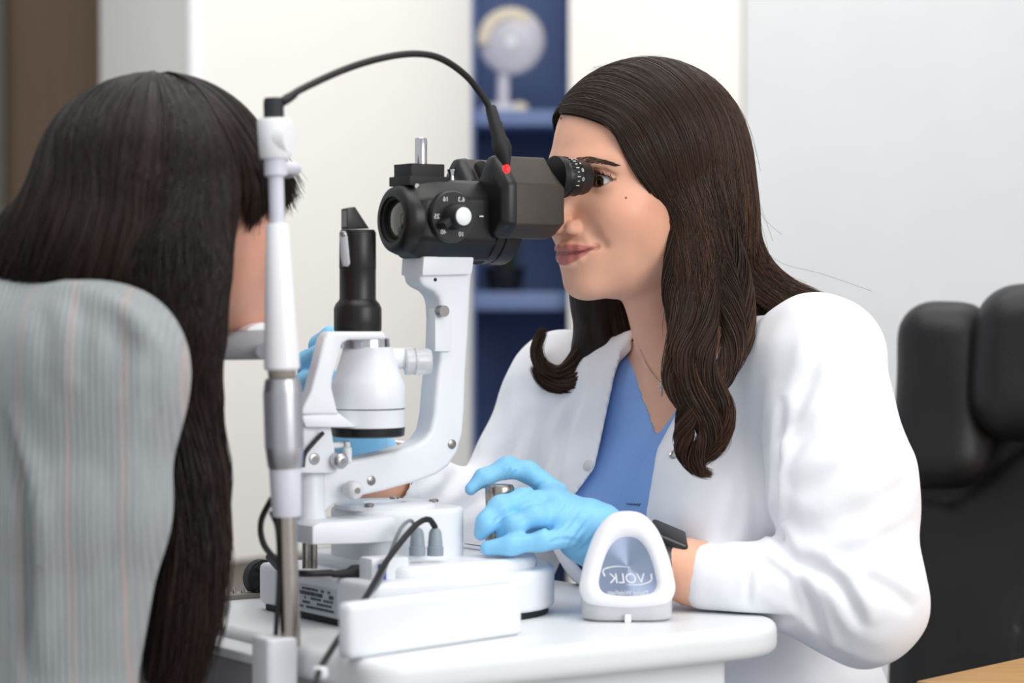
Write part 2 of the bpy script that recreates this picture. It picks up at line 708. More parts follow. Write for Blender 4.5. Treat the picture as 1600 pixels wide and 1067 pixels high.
mat('paper', (246, 246, 250), 0.8, var=0.03)
mat('chin_grey', (150, 150, 154), 0.5, var=0.05)

# ------------------------------------------------------------------ the room
XA, XY, YZ = Vector((1, 0, 0)), Vector((0, 1, 0)), Z


def st(name, c, half, m, bevel=0.0, label=None):
    o = box(name, c, half, m, None, (XA, XY, Z), bevel)
    o['kind'] = 'structure'
    if label:
        o['label'] = label
    return o


st('floor', (0, 3.2, -0.03), (3.2, 3.8, 0.03), 'floor_vinyl', label='grey vinyl floor of the examination room')
BACK = 4.95
st('wall_back', (0.0, BACK + 0.3, 1.4), (3.2, 0.05, 1.4), 'wall_paint', label='plain light wall behind the cabinets')
# pale wall to the right of the cupboard, a little nearer than the niche
xr = (1162 - 800) / FPX * 4.46
st('wall_right', (xr + 1.2, 4.46 + 0.1, 1.4), (1.2, 0.1, 1.4), 'wall_paint', label='pale grey wall behind the examiner and her chair')
# brown and grey wall panels at far left
xb0, xb1 = (15 - 800) / FPX * 4.7, (180 - 800) / FPX * 4.7
st('wall_left', ((xb0 + xb1) / 2, 4.75, 1.4), ((xb1 - xb0) / 2, 0.05, 1.4), 'brown_panel', label='brown panelled wall behind the patient')
st('trim_1', (xb0 - 0.2, 4.72, 1.4), (0.2, 0.06, 1.4), 'grey_panel', label='dark grey strip at the left edge of the brown wall')

# white cupboard at the left: a corner at x=305 px, right face receding
c0 = W(305, 470, 3.95)
e_l = W(157, 470, 4.30)
e_r = W(742, 470, 4.50)
zb = W(345, 879, 4.0).z
bm = bmesh.new()
bk = Vector((-0.10, 0.34, 0))
e_r = e_r + Vector((-0.006, 0, 0))
for zz0, zz1, inset in ((zb, 2.6, 0),):
    pts = [Vector((p.x, p.y, zz0)) for p in (e_l, c0, e_r, e_r + bk, e_l + Vector((0.05, 0.34, 0)))]
    add_prism(bm, pts, Vector((0, 0, zz1 - zz0)))
cup = thing('tall_cupboard', (c0.x, c0.y, 0), 'tall cream white cupboard with a plain front behind the patient and the microscope', 'cupboard')
bm_obj('carcass', bm, 'cabinet_white', cup, 35, 0.004)
rev('corner_post', (c0.x, c0.y - 0.004, zb), Z, [(0.013, 0), (0.013, 2.6 - zb)], 'cabinet_edge', cup, 24)
pts = [Vector((p.x, p.y + (0.06 if p.y < 4.55 else 0.0), 0.0)) for p in (e_l, c0, e_r, e_r + bk, e_l + Vector((0.05, 0.34, 0)))]
prism('plinth', pts, Vector((0, 0, zb)), 'plinth_grey', cup)

# navy shelf niche
nx0, nx1 = W(742, 470, 4.50).x, W(889, 470, 4.50).x
shelf = thing('shelf_unit', ((nx0 + nx1) / 2, 4.7, 0), 'tall narrow navy blue open shelf unit between the white cupboards', 'shelf')


def sbox(name, x0, x1, y0, y1, z0, z1, m, parent, bevel=0.0015):
    return box(name, ((x0 + x1) / 2, (y0 + y1) / 2, (z0 + z1) / 2), ((x1 - x0) / 2, (y1 - y0) / 2, (z1 - z0) / 2), m, parent, (XA, XY, Z), bevel)


sbox('back_panel', nx0 - 0.005, nx1 + 0.02, 4.86, 4.88, 0, 2.6, 'navy', shelf)
sbox('side_panel', nx0 - 0.005, nx0 - 0.001, 4.505, 4.86, 0, 2.6, 'navy', shelf)
sbox('side_panel', nx1 + 0.001, nx1 + 0.02, 4.505, 4.86, 0, 2.6, 'navy', shelf)
SZ = []
for py0, py1 in ((172, 196), (456, 484), (760, 786)):
    z1, z0 = W(800, py0, 4.51).z, W(800, py1, 4.51).z
    SZ.append(z1)
    sh = sbox('shelf_board', nx0, nx1, 4.515, 4.86, z0, z1, 'navy', shelf)
    sbox('edge_band', nx0, nx1, 4.508, 4.516, z0, z1, 'navy_edge', sh, 0.001)
sbox('top_panel', nx0 - 0.005, nx1 + 0.02, 4.505, 4.88, 2.58, 2.6, 'navy', shelf)

# white cupboard right of the niche
cr0, cr1 = W(889, 470, 4.47).x, W(1161, 470, 4.46).x
cu2 = thing('side_cupboard', ((cr0 + cr1) / 2, 4.6, 0), 'warm white cupboard front behind the examiner\'s head, right of the blue shelves', 'cupboard')
sbox('carcass', cr0 + 0.022, cr1 - 0.003, 4.49, 4.86, 0.08, 2.6, 'cabinet_white', cu2)
sbox('door', cr0, cr1 - 0.001, 4.468, 4.488, 0.08, 2.6, 'cabinet_white', cu2, 0.002)
sbox('plinth', cr0 + 0.03, cr1 - 0.01, 4.52, 4.86, 0, 0.08, 'plinth_grey', cu2)

# eye model on the upper shelf
ez = SZ[0]
ec = W(800, 66, 4.62)
em = thing('eye_model', (ec.x, ec.y, ez), 'round cream and grey anatomical eye model on a stand, upper blue shelf', 'eye model')
R_e = 52 * pxm(4.62)
fwd_e = Vector((-0.10, -1, 0.0)).normalized()
rev('globe', ec + fwd_e * 0.020, -fwd_e, [(R_e * .93, 0), (R_e * .985, .004)] + [(R_e * math.cos(t), .006 + R_e * .8 * math.sin(t)) for t in np.linspace(0.05, 1.45, 10)], 'model_grey', em, 48, 60)
rim = [(R_e * math.cos(t), R_e * math.sin(t)) for t in np.linspace(-0.25, math.pi + 0.1, 26)]
pts_o = [ec + fwd_e * 0.0201 + Vector((x, 0, z)) for x, z in rim]
pts_i = [ec + fwd_e * 0.0201 + Vector((x * 0.66, 0, z * 0.66)) for x, z in rim[::-1]]
prism('sclera_section', pts_o + pts_i, fwd_e * 0.003, 'model_cream', em, 0.0006)
rev('iris_ring', ec + fwd_e * 0.0201, fwd_e, [(0.020, 0), (0.019, 0.003), (0.012, 0.003), (0.011, 0.001)], 'model_grey', em, 32)
rev('lens', ec + fwd_e * 0.0202, fwd_e, [(0.011, 0), (0.010, 0.003), (0.006, 0.0045), (0.001, 0.005)], 'print_white', em, 24)
rev('stem', (W(786, 66, 4.62).x, ec.y, ez + 0.012), Z, [(0.013, 0), (0.012, 0.02), (0.012, ec.z - R_e * 0.9 - ez)], 'model_grey', em, 24)
rev('stand_base', (W(786, 66, 4.62).x, ec.y, ez), Z, [(0.045, 0), (0.045, 0.008), (0.038, 0.016), (0.016, 0.022)], 'model_grey', em, 40)
# small yellowish-green lump next to the stand
bm = bmesh.new()
add_rev(bm, (W(812, 66, 4.60).x, 4.60, ez), Z, [(0.013, 0), (0.017, 0.008), (0.014, 0.017), (0.006, 0.022), (0.001, 0.0225)], 24)
tag(bm_obj('model_piece', bm, 'model_cream', None, 60), 'small cream model piece beside the eye model\'s foot', 'model piece')

# dark plant pot on the lower shelf
pz = SZ[1]
pc = W(788, 430, 4.66)
pp = thing('potted_plant', (pc.x, pc.y, pz), 'small dark pot with a little green plant, middle blue shelf', 'plant')
rev('pot', (pc.x, pc.y, pz), Z, [(0.030, 0), (0.034, 0.004), (0.040, 0.045), (0.042, 0.05), (0.036, 0.05), (0.034, 0.044)], 'model_dark', pp, 32)
rg0 = random.Random(4)
lm = None
for i in range(11):
    a = rg0.uniform(0, 6.28)
    bm = bmesh.new()
    l_, w_ = rg0.uniform(0.035, 0.06), 0.008
    d_ = Vector((math.cos(a) * 0.55, math.sin(a) * 0.55, 1)).normalized()
    s_ = d_.cross(Vector((math.cos(a), math.sin(a), 0.2))).normalized()
    b_ = Vector((pc.x + math.cos(a) * 0.012, pc.y + math.sin(a) * 0.012, pz + 0.042))
    nrm = s_.cross(d_) * 0.0012
    ring = [b_, b_ + d_ * l_ * 0.35 + s_ * w_, b_ + d_ * l_ * 0.75 + s_ * w_ * 0.7, b_ + d_ * l_, b_ + d_ * l_ * 0.75 - s_ * w_ * 0.7, b_ + d_ * l_ * 0.35 - s_ * w_]
    add_prism(bm, ring, nrm)
    bm_obj('leaf', bm, 'leaf_green' if i % 3 == 0 else 'model_dark', pp, 40)

# ------------------------------------------------------------------ black office chair
ch = thing('office_chair', tuple(Vector((0.55, 2.86, 0))), 'black leather office chair with a padded headrest behind the examiner', 'chair')
cb = Vector((-math.sin(math.radians(24)), -math.cos(math.radians(24)), 0))      # the way the chair faces
cl = Vector((cb.y, -cb.x, 0)) * -1                                             # its side axis (to the right in the picture)
if cl.x < 0:
    cl = -cl
up = (Z - cb * 0.16).normalized()
fw = cl.cross(up)
if fw.dot(cb) < 0:
    fw = -fw
DC = 2.86


def pad(name, px0, px1, py0, py1, d, th, r, k=0.0, extra=None, m='leather'):
    a, b = W(px0, (py0 + py1) / 2, d), W(px1, (py0 + py1) / 2, d)
    c = (a + b) / 2
    hw = (b - a).length / 2
    hh = (py1 - py0) / 2 * pxm(d)
    v = Vol(c - Vector((hw + .05, hw + .08, hh + .05)), c + Vector((hw + .05, hw + .08, hh + .05)), 0.006)
    v.add(rbox(c, (hw, th, hh), r, (cl, fw, up)))
    if extra:
        extra(v, c, hw, hh)
    X, Y, Zz = v.full()
    v.F += 0.0022 * ripple((X, Y, Zz), 5, 6, 20, 60)
    me, _ = v.mesh(name, 2)
    return link(name, me, m, ch)


def seams(v, c, hw, hh):
    # a stitched groove that runs down the near side and swells beside it
    f = c + fw * 0.055
    pts = [f + cl * (hw * .10) - up * hh, f + cl * (hw * .20) - up * hh * .4, f + cl * (hw * .52) + up * hh * .28]
    v.cut(chain(pts, [0.003] * 3), 0.008)
    v.cut(chain([f - cl * hw + up * hh * .16, f - cl * hw * .45 + up * hh * .14, f + cl * (hw * .2) + up * hh * .40], [0.003] * 3), 0.01)


pad('backrest', 1400, 1760, 478, 1200, DC, 0.055, 0.05, extra=seams)
pad('side_bolster', 1398, 1556, 470, 770, DC - 0.035, 0.045, 0.044)
pad('headrest', 1518, 1700, 443, 690, DC - 0.09, 0.05, 0.049)
pad('seat', 1330, 1760, 1408, 1480, DC - 0.20, 0.24, 0.05)
base_c = Vector((ch.location.x + 0.05, 2.72, 0))
rev('gas_column', (base_c.x, base_c.y, 0.05), Z, [(0.03, 0), (0.03, 0.2), (0.02, 0.2), (0.02, 0.35)], 'chrome', ch, 24)
for i in range(5):
    a = i * 2 * math.pi / 5
    d_ = Vector((math.cos(a), math.sin(a), 0))
    bm = bmesh.new()
    add_box(bm, base_c + d_ * 0.16 + Z * 0.085, (d_, d_.cross(Z), Z), (0.15, 0.022, 0.016))
    lg = bm_obj('base_leg', bm, 'device_black', ch, 35, 0.006)
    rev('caster', base_c + d_ * 0.30 + Z * 0.027 - d_.cross(Z) * 0.02, d_.cross(Z), [(0.02, 0), (0.027, 0.006), (0.027, 0.034), (0.02, 0.04)], 'rubber', lg, 20)

# ------------------------------------------------------------------ wooden desk corner, lower right
dz = 0.742
dk = thing('wooden_desk', (0.62, 1.9, 0), 'oak desk top whose far edge shows at the lower right corner', 'desk')
p0, p1 = TP(1436, 1062, dz), TP(1600, 1026, dz)
e_ = (p1 - p0).normalized()
n_ = Vector((e_.y, -e_.x, 0))
if n_.y > 0:
    n_ = -n_
q0, q1 = p0 - e_ * 0.006, p0 + e_ * 1.15
prism('desk_top', [q0, q1, q1 + n_ * 0.62, q0 + n_ * 0.62], Vector((0, 0, -0.028)), 'oak', dk, 0.003)
for q in (q0 + e_ * 0.06 + n_ * 0.06, q1 - e_ * 0.06 + n_ * 0.06, q1 - e_ * 0.06 + n_ * 0.56, q0 + e_ * 0.06 + n_ * 0.56):
    box('leg', q + Z * (-0.028 - (dz - 0.028) / 2 + 0.0) + Z * 0.0, (0.025, 0.025, (dz - 0.028) / 2), 'oak', dk, (e_, n_, Z), 0.003)

# ------------------------------------------------------------------ instrument table
tb = thing('instrument_table', tuple(I(-0.01, -0.02, 0)), 'white rounded table top carrying the eye microscope', 'table')
TA0, TA1, TB0, TB1 = -0.235, 0.236, -0.262, 0.235


def rrect(a0, a1, b0, b1, r, n=8):
    pts = []
    for ca, cb_, t0 in ((a1 - r[0], b0 + r[0], -90), (a1 - r[1], b1 - r[1], 0), (a0 + r[2], b1 - r[2], 90), (a0 + r[3], b0 + r[3], 180)):
        rr = r[0] if t0 == -90 else r[1] if t0 == 0 else r[2] if t0 == 90 else r[3]
        for i in range(n + 1):
            t = math.radians(t0 + 90 * i / n)
            pts.append((ca + rr * math.cos(t), cb_ + rr * math.sin(t)))
    return pts


poly = rrect(TA0, TA1, TB0, TB1, (0.085, 0.085, 0.03, 0.03))
prism('table_top', [I(a, b, TZ) for a, b in poly], Vector((0, 0, -0.030)), 'table_white', tb, 0.0125, 5, 60)
poly = rrect(-0.20, 0.165, -0.225, 0.20, (0.012, 0.012, 0.012, 0.012), 4)
prism('drawer_box', [I(a, b, TZ - 0.031) for a, b in poly], Vector((0, 0, -0.085)), 'table_white', tb, 0.004)
rev('column', I(0.0, 0.03, 0.05), Z, [(0.045, 0), (0.045, TZ - 0.115 - 0.05)], 'device_white', tb, 32)
rev('foot_plate', I(0.0, 0.03, 0.0), Z, [(0.12, 0), (0.12, 0.014), (0.05, 0.03), (0.045, 0.05)], 'device_white', tb, 48)

# ------------------------------------------------------------------ eye microscope (slit lamp)
sl = thing('slit_lamp_microscope', tuple(I(-0.03, 0, TZ)), 'white and black slit lamp eye microscope standing on the white table', 'microscope')
DW, DB = 'device_white', 'device_black'


def rprism(name, a0, a1, b0, b1, z0, z1, r, m, bevel=0.005, parent=None, segs=3):
    poly_ = rrect(a0, a1, b0, b1, r, 7)
    return prism(name, [I(a, b, z0) for a, b in poly_], Vector((0, 0, z1 - z0)), m, parent or sl, bevel, segs, 45)


def revz(name, px, d, prof, m, parent=None, n=40, b=None):
    """turned part on a vertical axis through pixel column px; prof = (half width px, row px)"""
    o = W(px, prof[0][1], d)
    pr = []
    for hw_, py in prof:
        pr.append((hw_ * pxm(d), W(px, py, d).z - o.z))
    return rev(name, o, Z, pr, m, parent or sl, n)


# moving base
rprism('base', -0.150, 0.092, -0.105, 0.11, TZ + 0.006, TZ + 0.045, (0.085, 0.085, 0.012, 0.012), DW, 0.006)
rprism('base_gasket', -0.146, 0.088, -0.101, 0.106, TZ, TZ + 0.0065, (0.085, 0.085, 0.012, 0.012), 'black_matte', 0.001)
rprism('base_top', -0.112, 0.078, -0.092, 0.10, TZ + 0.040, TZ + 0.056, (0.078, 0.078, 0.02, 0.02), DW, 0.010, None, 4)
# rating plate on the patient end of the base
pc0 = I(-0.1505, -0.012, TZ + 0.0215)
lab = box('rating_plate', pc0, (0.0006, 0.037, 0.0115), 'sticker', sl, None, 0.0)
bm = bmesh.new()
rgp = random.Random(8)
for row in range(5):
    y = 0.0085 - row * 0.0042
    x = -0.033
    while x < 0.030:
        w = rgp.uniform(0.003, 0.010)
        if rgp.random() < 0.72 and x + w < 0.034:
            add_box(bm, pc0 - U * 0.0008 + V * (-(x + w / 2)) + Z * y, (U, V, Z), (0.0002, w / 2 - 0.0006, 0.0011 if row not in (1,) else 0.0017))
        x += w
bm_obj('fine_print', bm, 'print_dark', lab)

# rail cover in front: a long white housing
A, B = TP(548, 1032), TP(818, 992)
e1 = (B - A).normalized()
n1 = Vector((-e1.y, e1.x, 0))
hz_ = 0.047
prism('rail_cover', [A, B, B + n1 * 0.018, A + n1 * 0.018], Vector((0, 0, hz_)), DW, sl, 0.007, 3, 50)

# far rail: rack with teeth, axle and grey wheel
wc = I(-0.0985, 0.195, TZ + 0.0188)
rk = box('rack_rail', I(-0.06, 0.195, TZ + 0.0025), (0.15, 0.012, 0.0025), 'plinth_grey', sl, None, 0.0008)
tooth = None
for i in range(30):
    a = -0.205 + i * 0.0095
    if tooth is None:
        bm = bmesh.new()
        c = I(a, 0.195, TZ + 0.005)
        add_rev(bm, c, Z, [(0.0022, 0), (0.0019, 0.003), (0.0007, 0.0058)], 8)
        tooth = bm_obj('tooth', bm, 'chrome', rk, 40)
        t0 = WLOC[tooth.name]
        a0_ = a
    else:
        t = tooth.copy()
        COL.objects.link(t)
        t.location = tooth.location + U * (a - a0_)
rev('axle', wc - V * 0.10, V, [(0.0085, 0), (0.0085, 0.105)], 'steel', sl, 28)
wh = rev('rail_wheel', wc - V * 0.010, V, [(0.013, 0), (0.0165, 0.001), (0.0165, 0.003), (0.0185, 0.0035), (0.0185, 0.0145), (0.013, 0.016)], 'rubber', sl, 40)
for i in range(8):
    t = i * math.pi / 4
    e = U * math.cos(t) + Z * math.sin(t)
    box('spoke_mark', wc - V * 0.0112 + e * 0.0145, (0.0028, 0.0006, 0.0006), 'black_matte', wh, (e, V, e.cross(V)))
rev('rail_cap', I(-0.03, 0.19, TZ + 0.008), U, [(0.006, 0), (0.0075, 0.004), (0.006, 0.010), (0.001, 0.011)], 'satin_silver', sl, 20)

# central column with its turntable
dcol = 2.30
cc = PB(600, 830, 0.02)
acol = (cc - O).dot(U)
rprism('column_body', acol - 0.047, acol + 0.062, -0.045, 0.065, TZ + 0.045, W(600, 790, dcol).z, (0.03, 0.03, 0.035, 0.035), DW, 0.005)
zt = W(600, 790, dcol).z
rev('turntable_disc', I(acol - 0.005, 0.01, zt - 0.001), Z, [(0.048, 0), (0.048, 0.004), (0.044, 0.0055), (0.020, 0.0055), (0.018, 0.0035), (0.001, 0.0035)], 'device_white', sl, 48)
for da, db in ((0.036, -0.012), (0.02, 0.034), (-0.04, -0.02)):
    rev('disc_screw', I(acol + da, db, zt + 0.004), Z, [(0.0045, 0), (0.0045, 0.0022), (0.002, 0.003)], 'screw', sl, 16)
# flat support plate that reaches under the lamp tower
pl = [PB(x, y, -0.045) for x, y in ((488, 852), (488, 822), (500, 816), (570, 812), (616, 806), (622, 846), (570, 850))]
prism('support_plate', pl, V * 0.05, DW, sl, 0.004)
# under-plate pins
for x in (478, 490):
    p = PB(x, 872, 0.0)
    rev('guide_pin', Vector((p.x, p.y, W(x, 888, p.y).z)), Z, [(0.0035, 0), (0.0035, 0.028)], 'steel', sl, 16)
# bearing post behind the headrest rod
revz('bearing_post', 484, 2.235, [(26, 818), (26, 735), (22, 728)], DW, n=32)
bp_ = [PB(x, y, -0.026) for x, y in ((462, 740), (462, 648), (500, 640), (518, 662), (524, 700), (530, 740))]
prism('bearing_bracket', bp_, V * 0.052, DW, sl, 0.004)

# curved microscope arm
arm_px = [(503, 806), (503, 728), (530, 722), (575, 714), (620, 704), (648, 696), (664, 687), (674, 672), (679, 648), (683, 600), (688, 560), (690, 500), (689, 478),
          (686, 464), (678, 455), (666, 449), (658, 443), (653, 420), (660, 401), (740, 401), (736, 452), (733, 520), (729, 580), (727, 640), (724, 678), (716, 706), (702, 728), (682, 742), (650, 753),
          (600, 767), (560, 776), (522, 788)]
TH = 0.015
arm = prism('microscope_arm', [PB(x, y, -TH) for x, y in arm_px], V * (2 * TH), DW, sl, 0.0045, 3, 40)
prism('dovetail_plate', [PB(x, y, -TH - 0.004) for x, y in ((680, 482), (706, 482), (706, 549), (680, 549))], V * 0.012, DW, arm, 0.001)
rev('lock_screw', PB(684, 486, -TH) - V * 0.012, V, [(0.0055, 0), (0.0055, 0.009)], 'screw', arm, 20)
prism('mount_block', [PB(x, y, -0.022) for x, y in ((662, 400), (742, 400), (738, 429), (660, 431))], V * 0.040, DW, arm, 0.003)
for x, y in ((706, 694), (580, 751)):
    s_ = rev('screw', PB(x, y, -TH) - V * 0.0012, V, [(0.0030, 0), (0.0045, 0.0006), (0.0045, 0.002)], 'screw', arm, 20)
for x, y in ((680, 437), (553, 757)):
    rev('pin_hole', PB(x, y, -TH) - V * 0.0004, V, [(0.0018, 0), (0.0018, 0.001)], 'hole', arm, 12)
# knurled clamp knobs on the arm's hinge
for x, y, r, d_ in ((540, 764, 15, 0.022), (516, 718, 13, 0.024), (482, 716, 13, 0.012)):
    o_ = PB(x, y, -TH)
    kn = bmesh.new()
    add_rev(kn, o_ - V * d_, V, [(r * 0.55 * pxm(2.2), 0), (r * 0.85 * pxm(2.2), 0.0015), (r * pxm(2.2), 0.004), (r * pxm(2.2), 0.012), (r * 0.6 * pxm(2.2), 0.013), (r * 0.55 * pxm(2.2), d_)], 28)
    kb = bm_obj('clamp_knob', kn, 'clear_plastic' if y > 720 else 'satin_silver', sl, 40)
    rev('knob_core', o_ - V * (d_ + 0.0008), V, [(0.0028, 0), (0.0028, 0.004)], 'screw', kb, 16)
# short link and pin beneath the tower
tube('link_rod', [PB(505, 697, -0.01), PB(545, 694, -0.01)], 0.0032, DW, sl, 8, 12)
revz('link_pin', 543, 2.24, [(7, 722), (7, 700), (4, 697), (4, 690)], DW, n=20)
rev('link_screw', PB(500, 657, -0.027), V, [(0.003, 0), (0.004, 0.001), (0.004, 0.004)], 'screw', sl, 16)
rev('pin_hole', PB(512, 662, -0.0265), V, [(0.002, 0), (0.002, 0.001)], 'hole', sl, 12)
# black lamp lead along the bearing
tube('lamp_lead', [PB(505, 676, -0.03), PB(490, 692, -0.03), PB(476, 710, -0.03), PB(473, 730, -0.03)], 0.0021, 'cable_black', sl, 14, 8)

# illumination tower
tw = 2.262
xc = 575
tower = revz('lamp_housing', xc, tw, [(57, 668), (57, 640), (58, 636), (58, 601), (55, 594), (49, 578), (41, 552), (39, 542)], DW)
revz('housing_seam', xc, tw, [(57.4, 639), (57.8, 636.5)], 'hole', tower)
revz('housing_base_ring', xc, tw, [(53, 682), (57, 680), (58, 667)], DB, tower)
revz('silver_collar', xc - 4, tw, [(39, 544), (38, 529), (36, 527)], 'chrome', tower)
# yoke: white bracket wrapping the housing on the patient side
bm = bmesh.new()
yk_ = [(468, 648), (486, 612), (497, 570), (507, 528), (514, 518), (600, 518), (606, 530), (545, 531), (535, 536), (529, 560), (520, 590), (519, 606), (527, 640), (531, 648)]
add_prism(bm, [PB(x, y, -0.037) for x, y in yk_], V * 0.016)
yoke = bm_obj('yoke', bm, DW, sl, 40, 0.004, 3)
prism('yoke_foot', [PB(x, y, -0.036) for x, y in ((470, 648), (531, 645), (560, 668), (478, 668))], V * 0.05, DW, yoke, 0.003)
# slit tube, black
slit = revz('slit_tube', 559, tw, [(36, 518), (37.5, 514), (37.5, 482), (34, 474), (30, 470), (28.5, 466), (28.5, 420), (29, 418), (28.5, 364), (26, 359), (10, 359)], DB)
revz('tube_seam', 559, tw, [(28.9, 420), (29.0, 419)], 'hole', slit)
pr = [(539, 358), (539, 326), (551, 323), (573, 357)]
prism('mirror_prism', [PB(x + 4, y, -0.007) for x, y in pr], V * 0.012, DB, slit, 0.0006)
prism('mirror_glass', [PB(x + 4, y, -0.0055) - U * 0.0006 for x, y in ((538.6, 354), (538.6, 329), (539.2, 329), (539.2, 354))], V * 0.009, 'lens_glass', slit)
# small steel lever on the tube
lv = W(541, 388, tw)
nv = Vector((0.0, -1, 0))
side = Vector((1, 0, 0))
bm = bmesh.new()
lp = [W(x, y, tw - 0.0175) for x, y in ((532, 361), (540, 361), (543, 370), (547, 412), (544, 417), (535, 416), (532, 400), (530, 368))]
add_prism(bm, lp, Vector((0, 0.004, 0)))
bm_obj('lever', bm, 'satin_silver', slit, 40, 0.0008)
rev('lever_screw', W(536, 366, tw - 0.018), Vector((0, 1, 0)), [(0.002, 0), (0.003, 0.0008), (0.003, 0.003)], 'screw', slit, 16)
# clear knob on the examiner's side of the lamp housing
kb0 = PB(622, 560, -0.012)
kb1 = PB(628, 563, -0.012)
rev('knob_stem', kb0 - U * 0.02, U, [(0.010, 0), (0.010, 0.034)], DW, tower, 24)
kd = (U * 0.9 - V * 0.35).normalized()
rev('width_knob', PB(632, 565, -0.016), kd, [(0.009, 0), (0.0125, 0.001), (0.0125, 0.007), (0.0115, 0.009), (0.0128, 0.010), (0.0128, 0.022), (0.011, 0.025), (0.004, 0.0255)], 'clear_plastic', tower, 28)
rev('knob_core', PB(632, 565, -0.016) + kd * 0.001, kd, [(0.006, 0), (0.006, 0.02)], 'satin_silver', tower, 20)

# microscope body: barrel along the axis
ZA = PB(690, 345, 0).z                       # optical axis height


def along(name, px0, prof, m, parent=None, n=48, b=0.0, z=None, flat=1.0):
    o = PB(px0, 345, b)
    o.z = ZA if z is None else z
    return rev(name, o, U, prof, m, parent or sl, n, 40, flat)


a_of = lambda px, b=0.0: (PB(px, 345, b) - O).dot(U)
a0 = a_of(612)
front = along('objective_barrel', 612, [(0.0222, 0.009), (0.0222, 0.0), (0.0265, 0.0), (0.031, 0.003), (0.0335, 0.009), (0.034, 0.016)], DB)
along('objective_lens', 612, [(0.001, 0.0030), (0.010, 0.0038), (0.017, 0.0058), (0.0212, 0.0085)], 'lens_glass', front)
along('lens_ring', 612, [(0.0221, 0.0086), (0.0221, 0.002), (0.0195, 0.003), (0.0195, 0.0078)], 'black_matte', front)
# body: octagonal-shouldered drum carrier
a1, a2 = a0 + 0.010, a_of(762)
bm = bmesh.new()


def octo(a, hb, hz, c):
    return [I(a, x, ZA + y) for x, y in ((-hb, -hz + c), (-hb + c, -hz), (hb - c, -hz), (hb, -hz + c), (hb, hz - c), (hb - c, hz), (-hb + c, hz), (-hb, hz - c))]


rings = []
for a, hb, hz, c in ((a1, 0.028, 0.030, 0.014), (a1 + 0.010, 0.034, 0.036, 0.017), (a1 + 0.028, 0.036, 0.0385, 0.018), (a2, 0.036, 0.0385, 0.018)):
    rings.append([bm.verts.new(p) for p in octo(a, hb, hz, c)])
for r0, r1 in zip(rings, rings[1:]):
    for i in range(8):
        bm.faces.new((r0[i], r0[(i + 1) % 8], r1[(i + 1) % 8], r1[i]))
bm.faces.new(rings[0][::-1])
bm.faces.new(rings[-1])
body = bm_obj('microscope_body', bm, DB, sl, 40, 0.004, 3)
# large ring behind the body
along('rear_ring', 742, [(0.037, 0), (0.0415, 0.0015), (0.0415, 0.010), (0.0405, 0.0105), (0.0405, 0.0115), (0.0420, 0.012), (0.0420, 0.029), (0.038, 0.032)], DB, body)
rev('ring_screw', PB(768, 405, -0.008), -Z, [(0.003, -0.004), (0.0038, 0.0), (0.003, 0.004)], 'chrome', body, 14)
# magnification drum on the near side
dn = (-V).normalized()
dc_ = PB(704, 339, -0.036)
drum = rev('magnification_drum', dc_ + V * 0.004, dn, [(0.0245, 0), (0.0245, 0.0075), (0.0235, 0.009), (0.010, 0.009)], DB, sl, 48)
kn = rev('drum_knob', dc_ + dn * 0.0045, dn, [(0.0125, 0), (0.0115, 0.006), (0.0105, 0.017), (0.0098, 0.018), (0.004, 0.018)], 'black_matte', drum, 36)
rev('knob_cap', dc_ + dn * 0.0222, dn, [(0.0085, 0), (0.0085, 0.0008), (0.0075, 0.0016), (0.001, 0.0017)], 'print_white', drum, 32)
gdir = (U * -0.8 + Z * 0.5).normalized()
box('grip_bar', dc_ + dn * 0.011 + U * -0.003 + Z * 0.0, (0.016, 0.0035, 0.006), 'black_matte', drum, ((U * 0.82 + Z * 0.57).normalized(), (U * -0.57 + Z * 0.82).normalized(), dn), 0.0012)
for t, s_ in ((118, '16'), (62, '6.3'), (180, '25'), (232, '40'), (298, '10')):
    ang = math.radians(t)
    p = dc_ + dn * 0.0052 + (U * math.cos(ang) + Z * math.sin(ang)) * 0.0185
    text('drum_numeral', s_, 0.0062, p, U, Z, 'print_white', drum, 0.00015, mirror=True)
box('index_mark', PB(752, 338, -0.0372), (0.0022, 0.0006, 0.0006), 'print_white', body)
# top dovetail block with chrome pin
mt = PB(655, 270, 0)
blk = box('top_mount', Vector((mt.x, mt.y, W(655, 271, mt.y).z)), (0.0185, 0.016, 0.0085), 'black_matte', sl, None, 0.0008)
box('top_mount_base', Vector((mt.x, mt.y, W(655, 284, mt.y).z)), (0.0220, 0.019, 0.0045), 'black_matte', blk, None, 0.0006)
rev('mount_neck', Vector((mt.x, mt.y, W(655, 300, mt.y).z)), Z, [(0.015, 0), (0.015, 0.009)], DB, blk, 24)
pnz = W(657, 256, mt.y).z
rev('chrome_pin', PB(658, 256, 0) * 1.0, Z, [(0.0058, -0.004), (0.0058, 0.0235), (0.0052, 0.0245), (0.001, 0.0245)], 'chrome', blk, 28)
for x in (651, 667):
    rev('mount_bolt', PB(x, 289, -0.0185) + Z * -0.001, V, [(0.0025, -0.001), (0.0025, 0.006)], 'chrome', blk, 14)
rev('peg', PB(706, 281, -0.01) - Z * 0.004, Z, [(0.0042, 0), (0.0036, 0.005), (0.0028, 0.0085), (0.0046, 0.0125), (0.0046, 0.0138), (0.001, 0.0138)], 'chrome', body, 20)

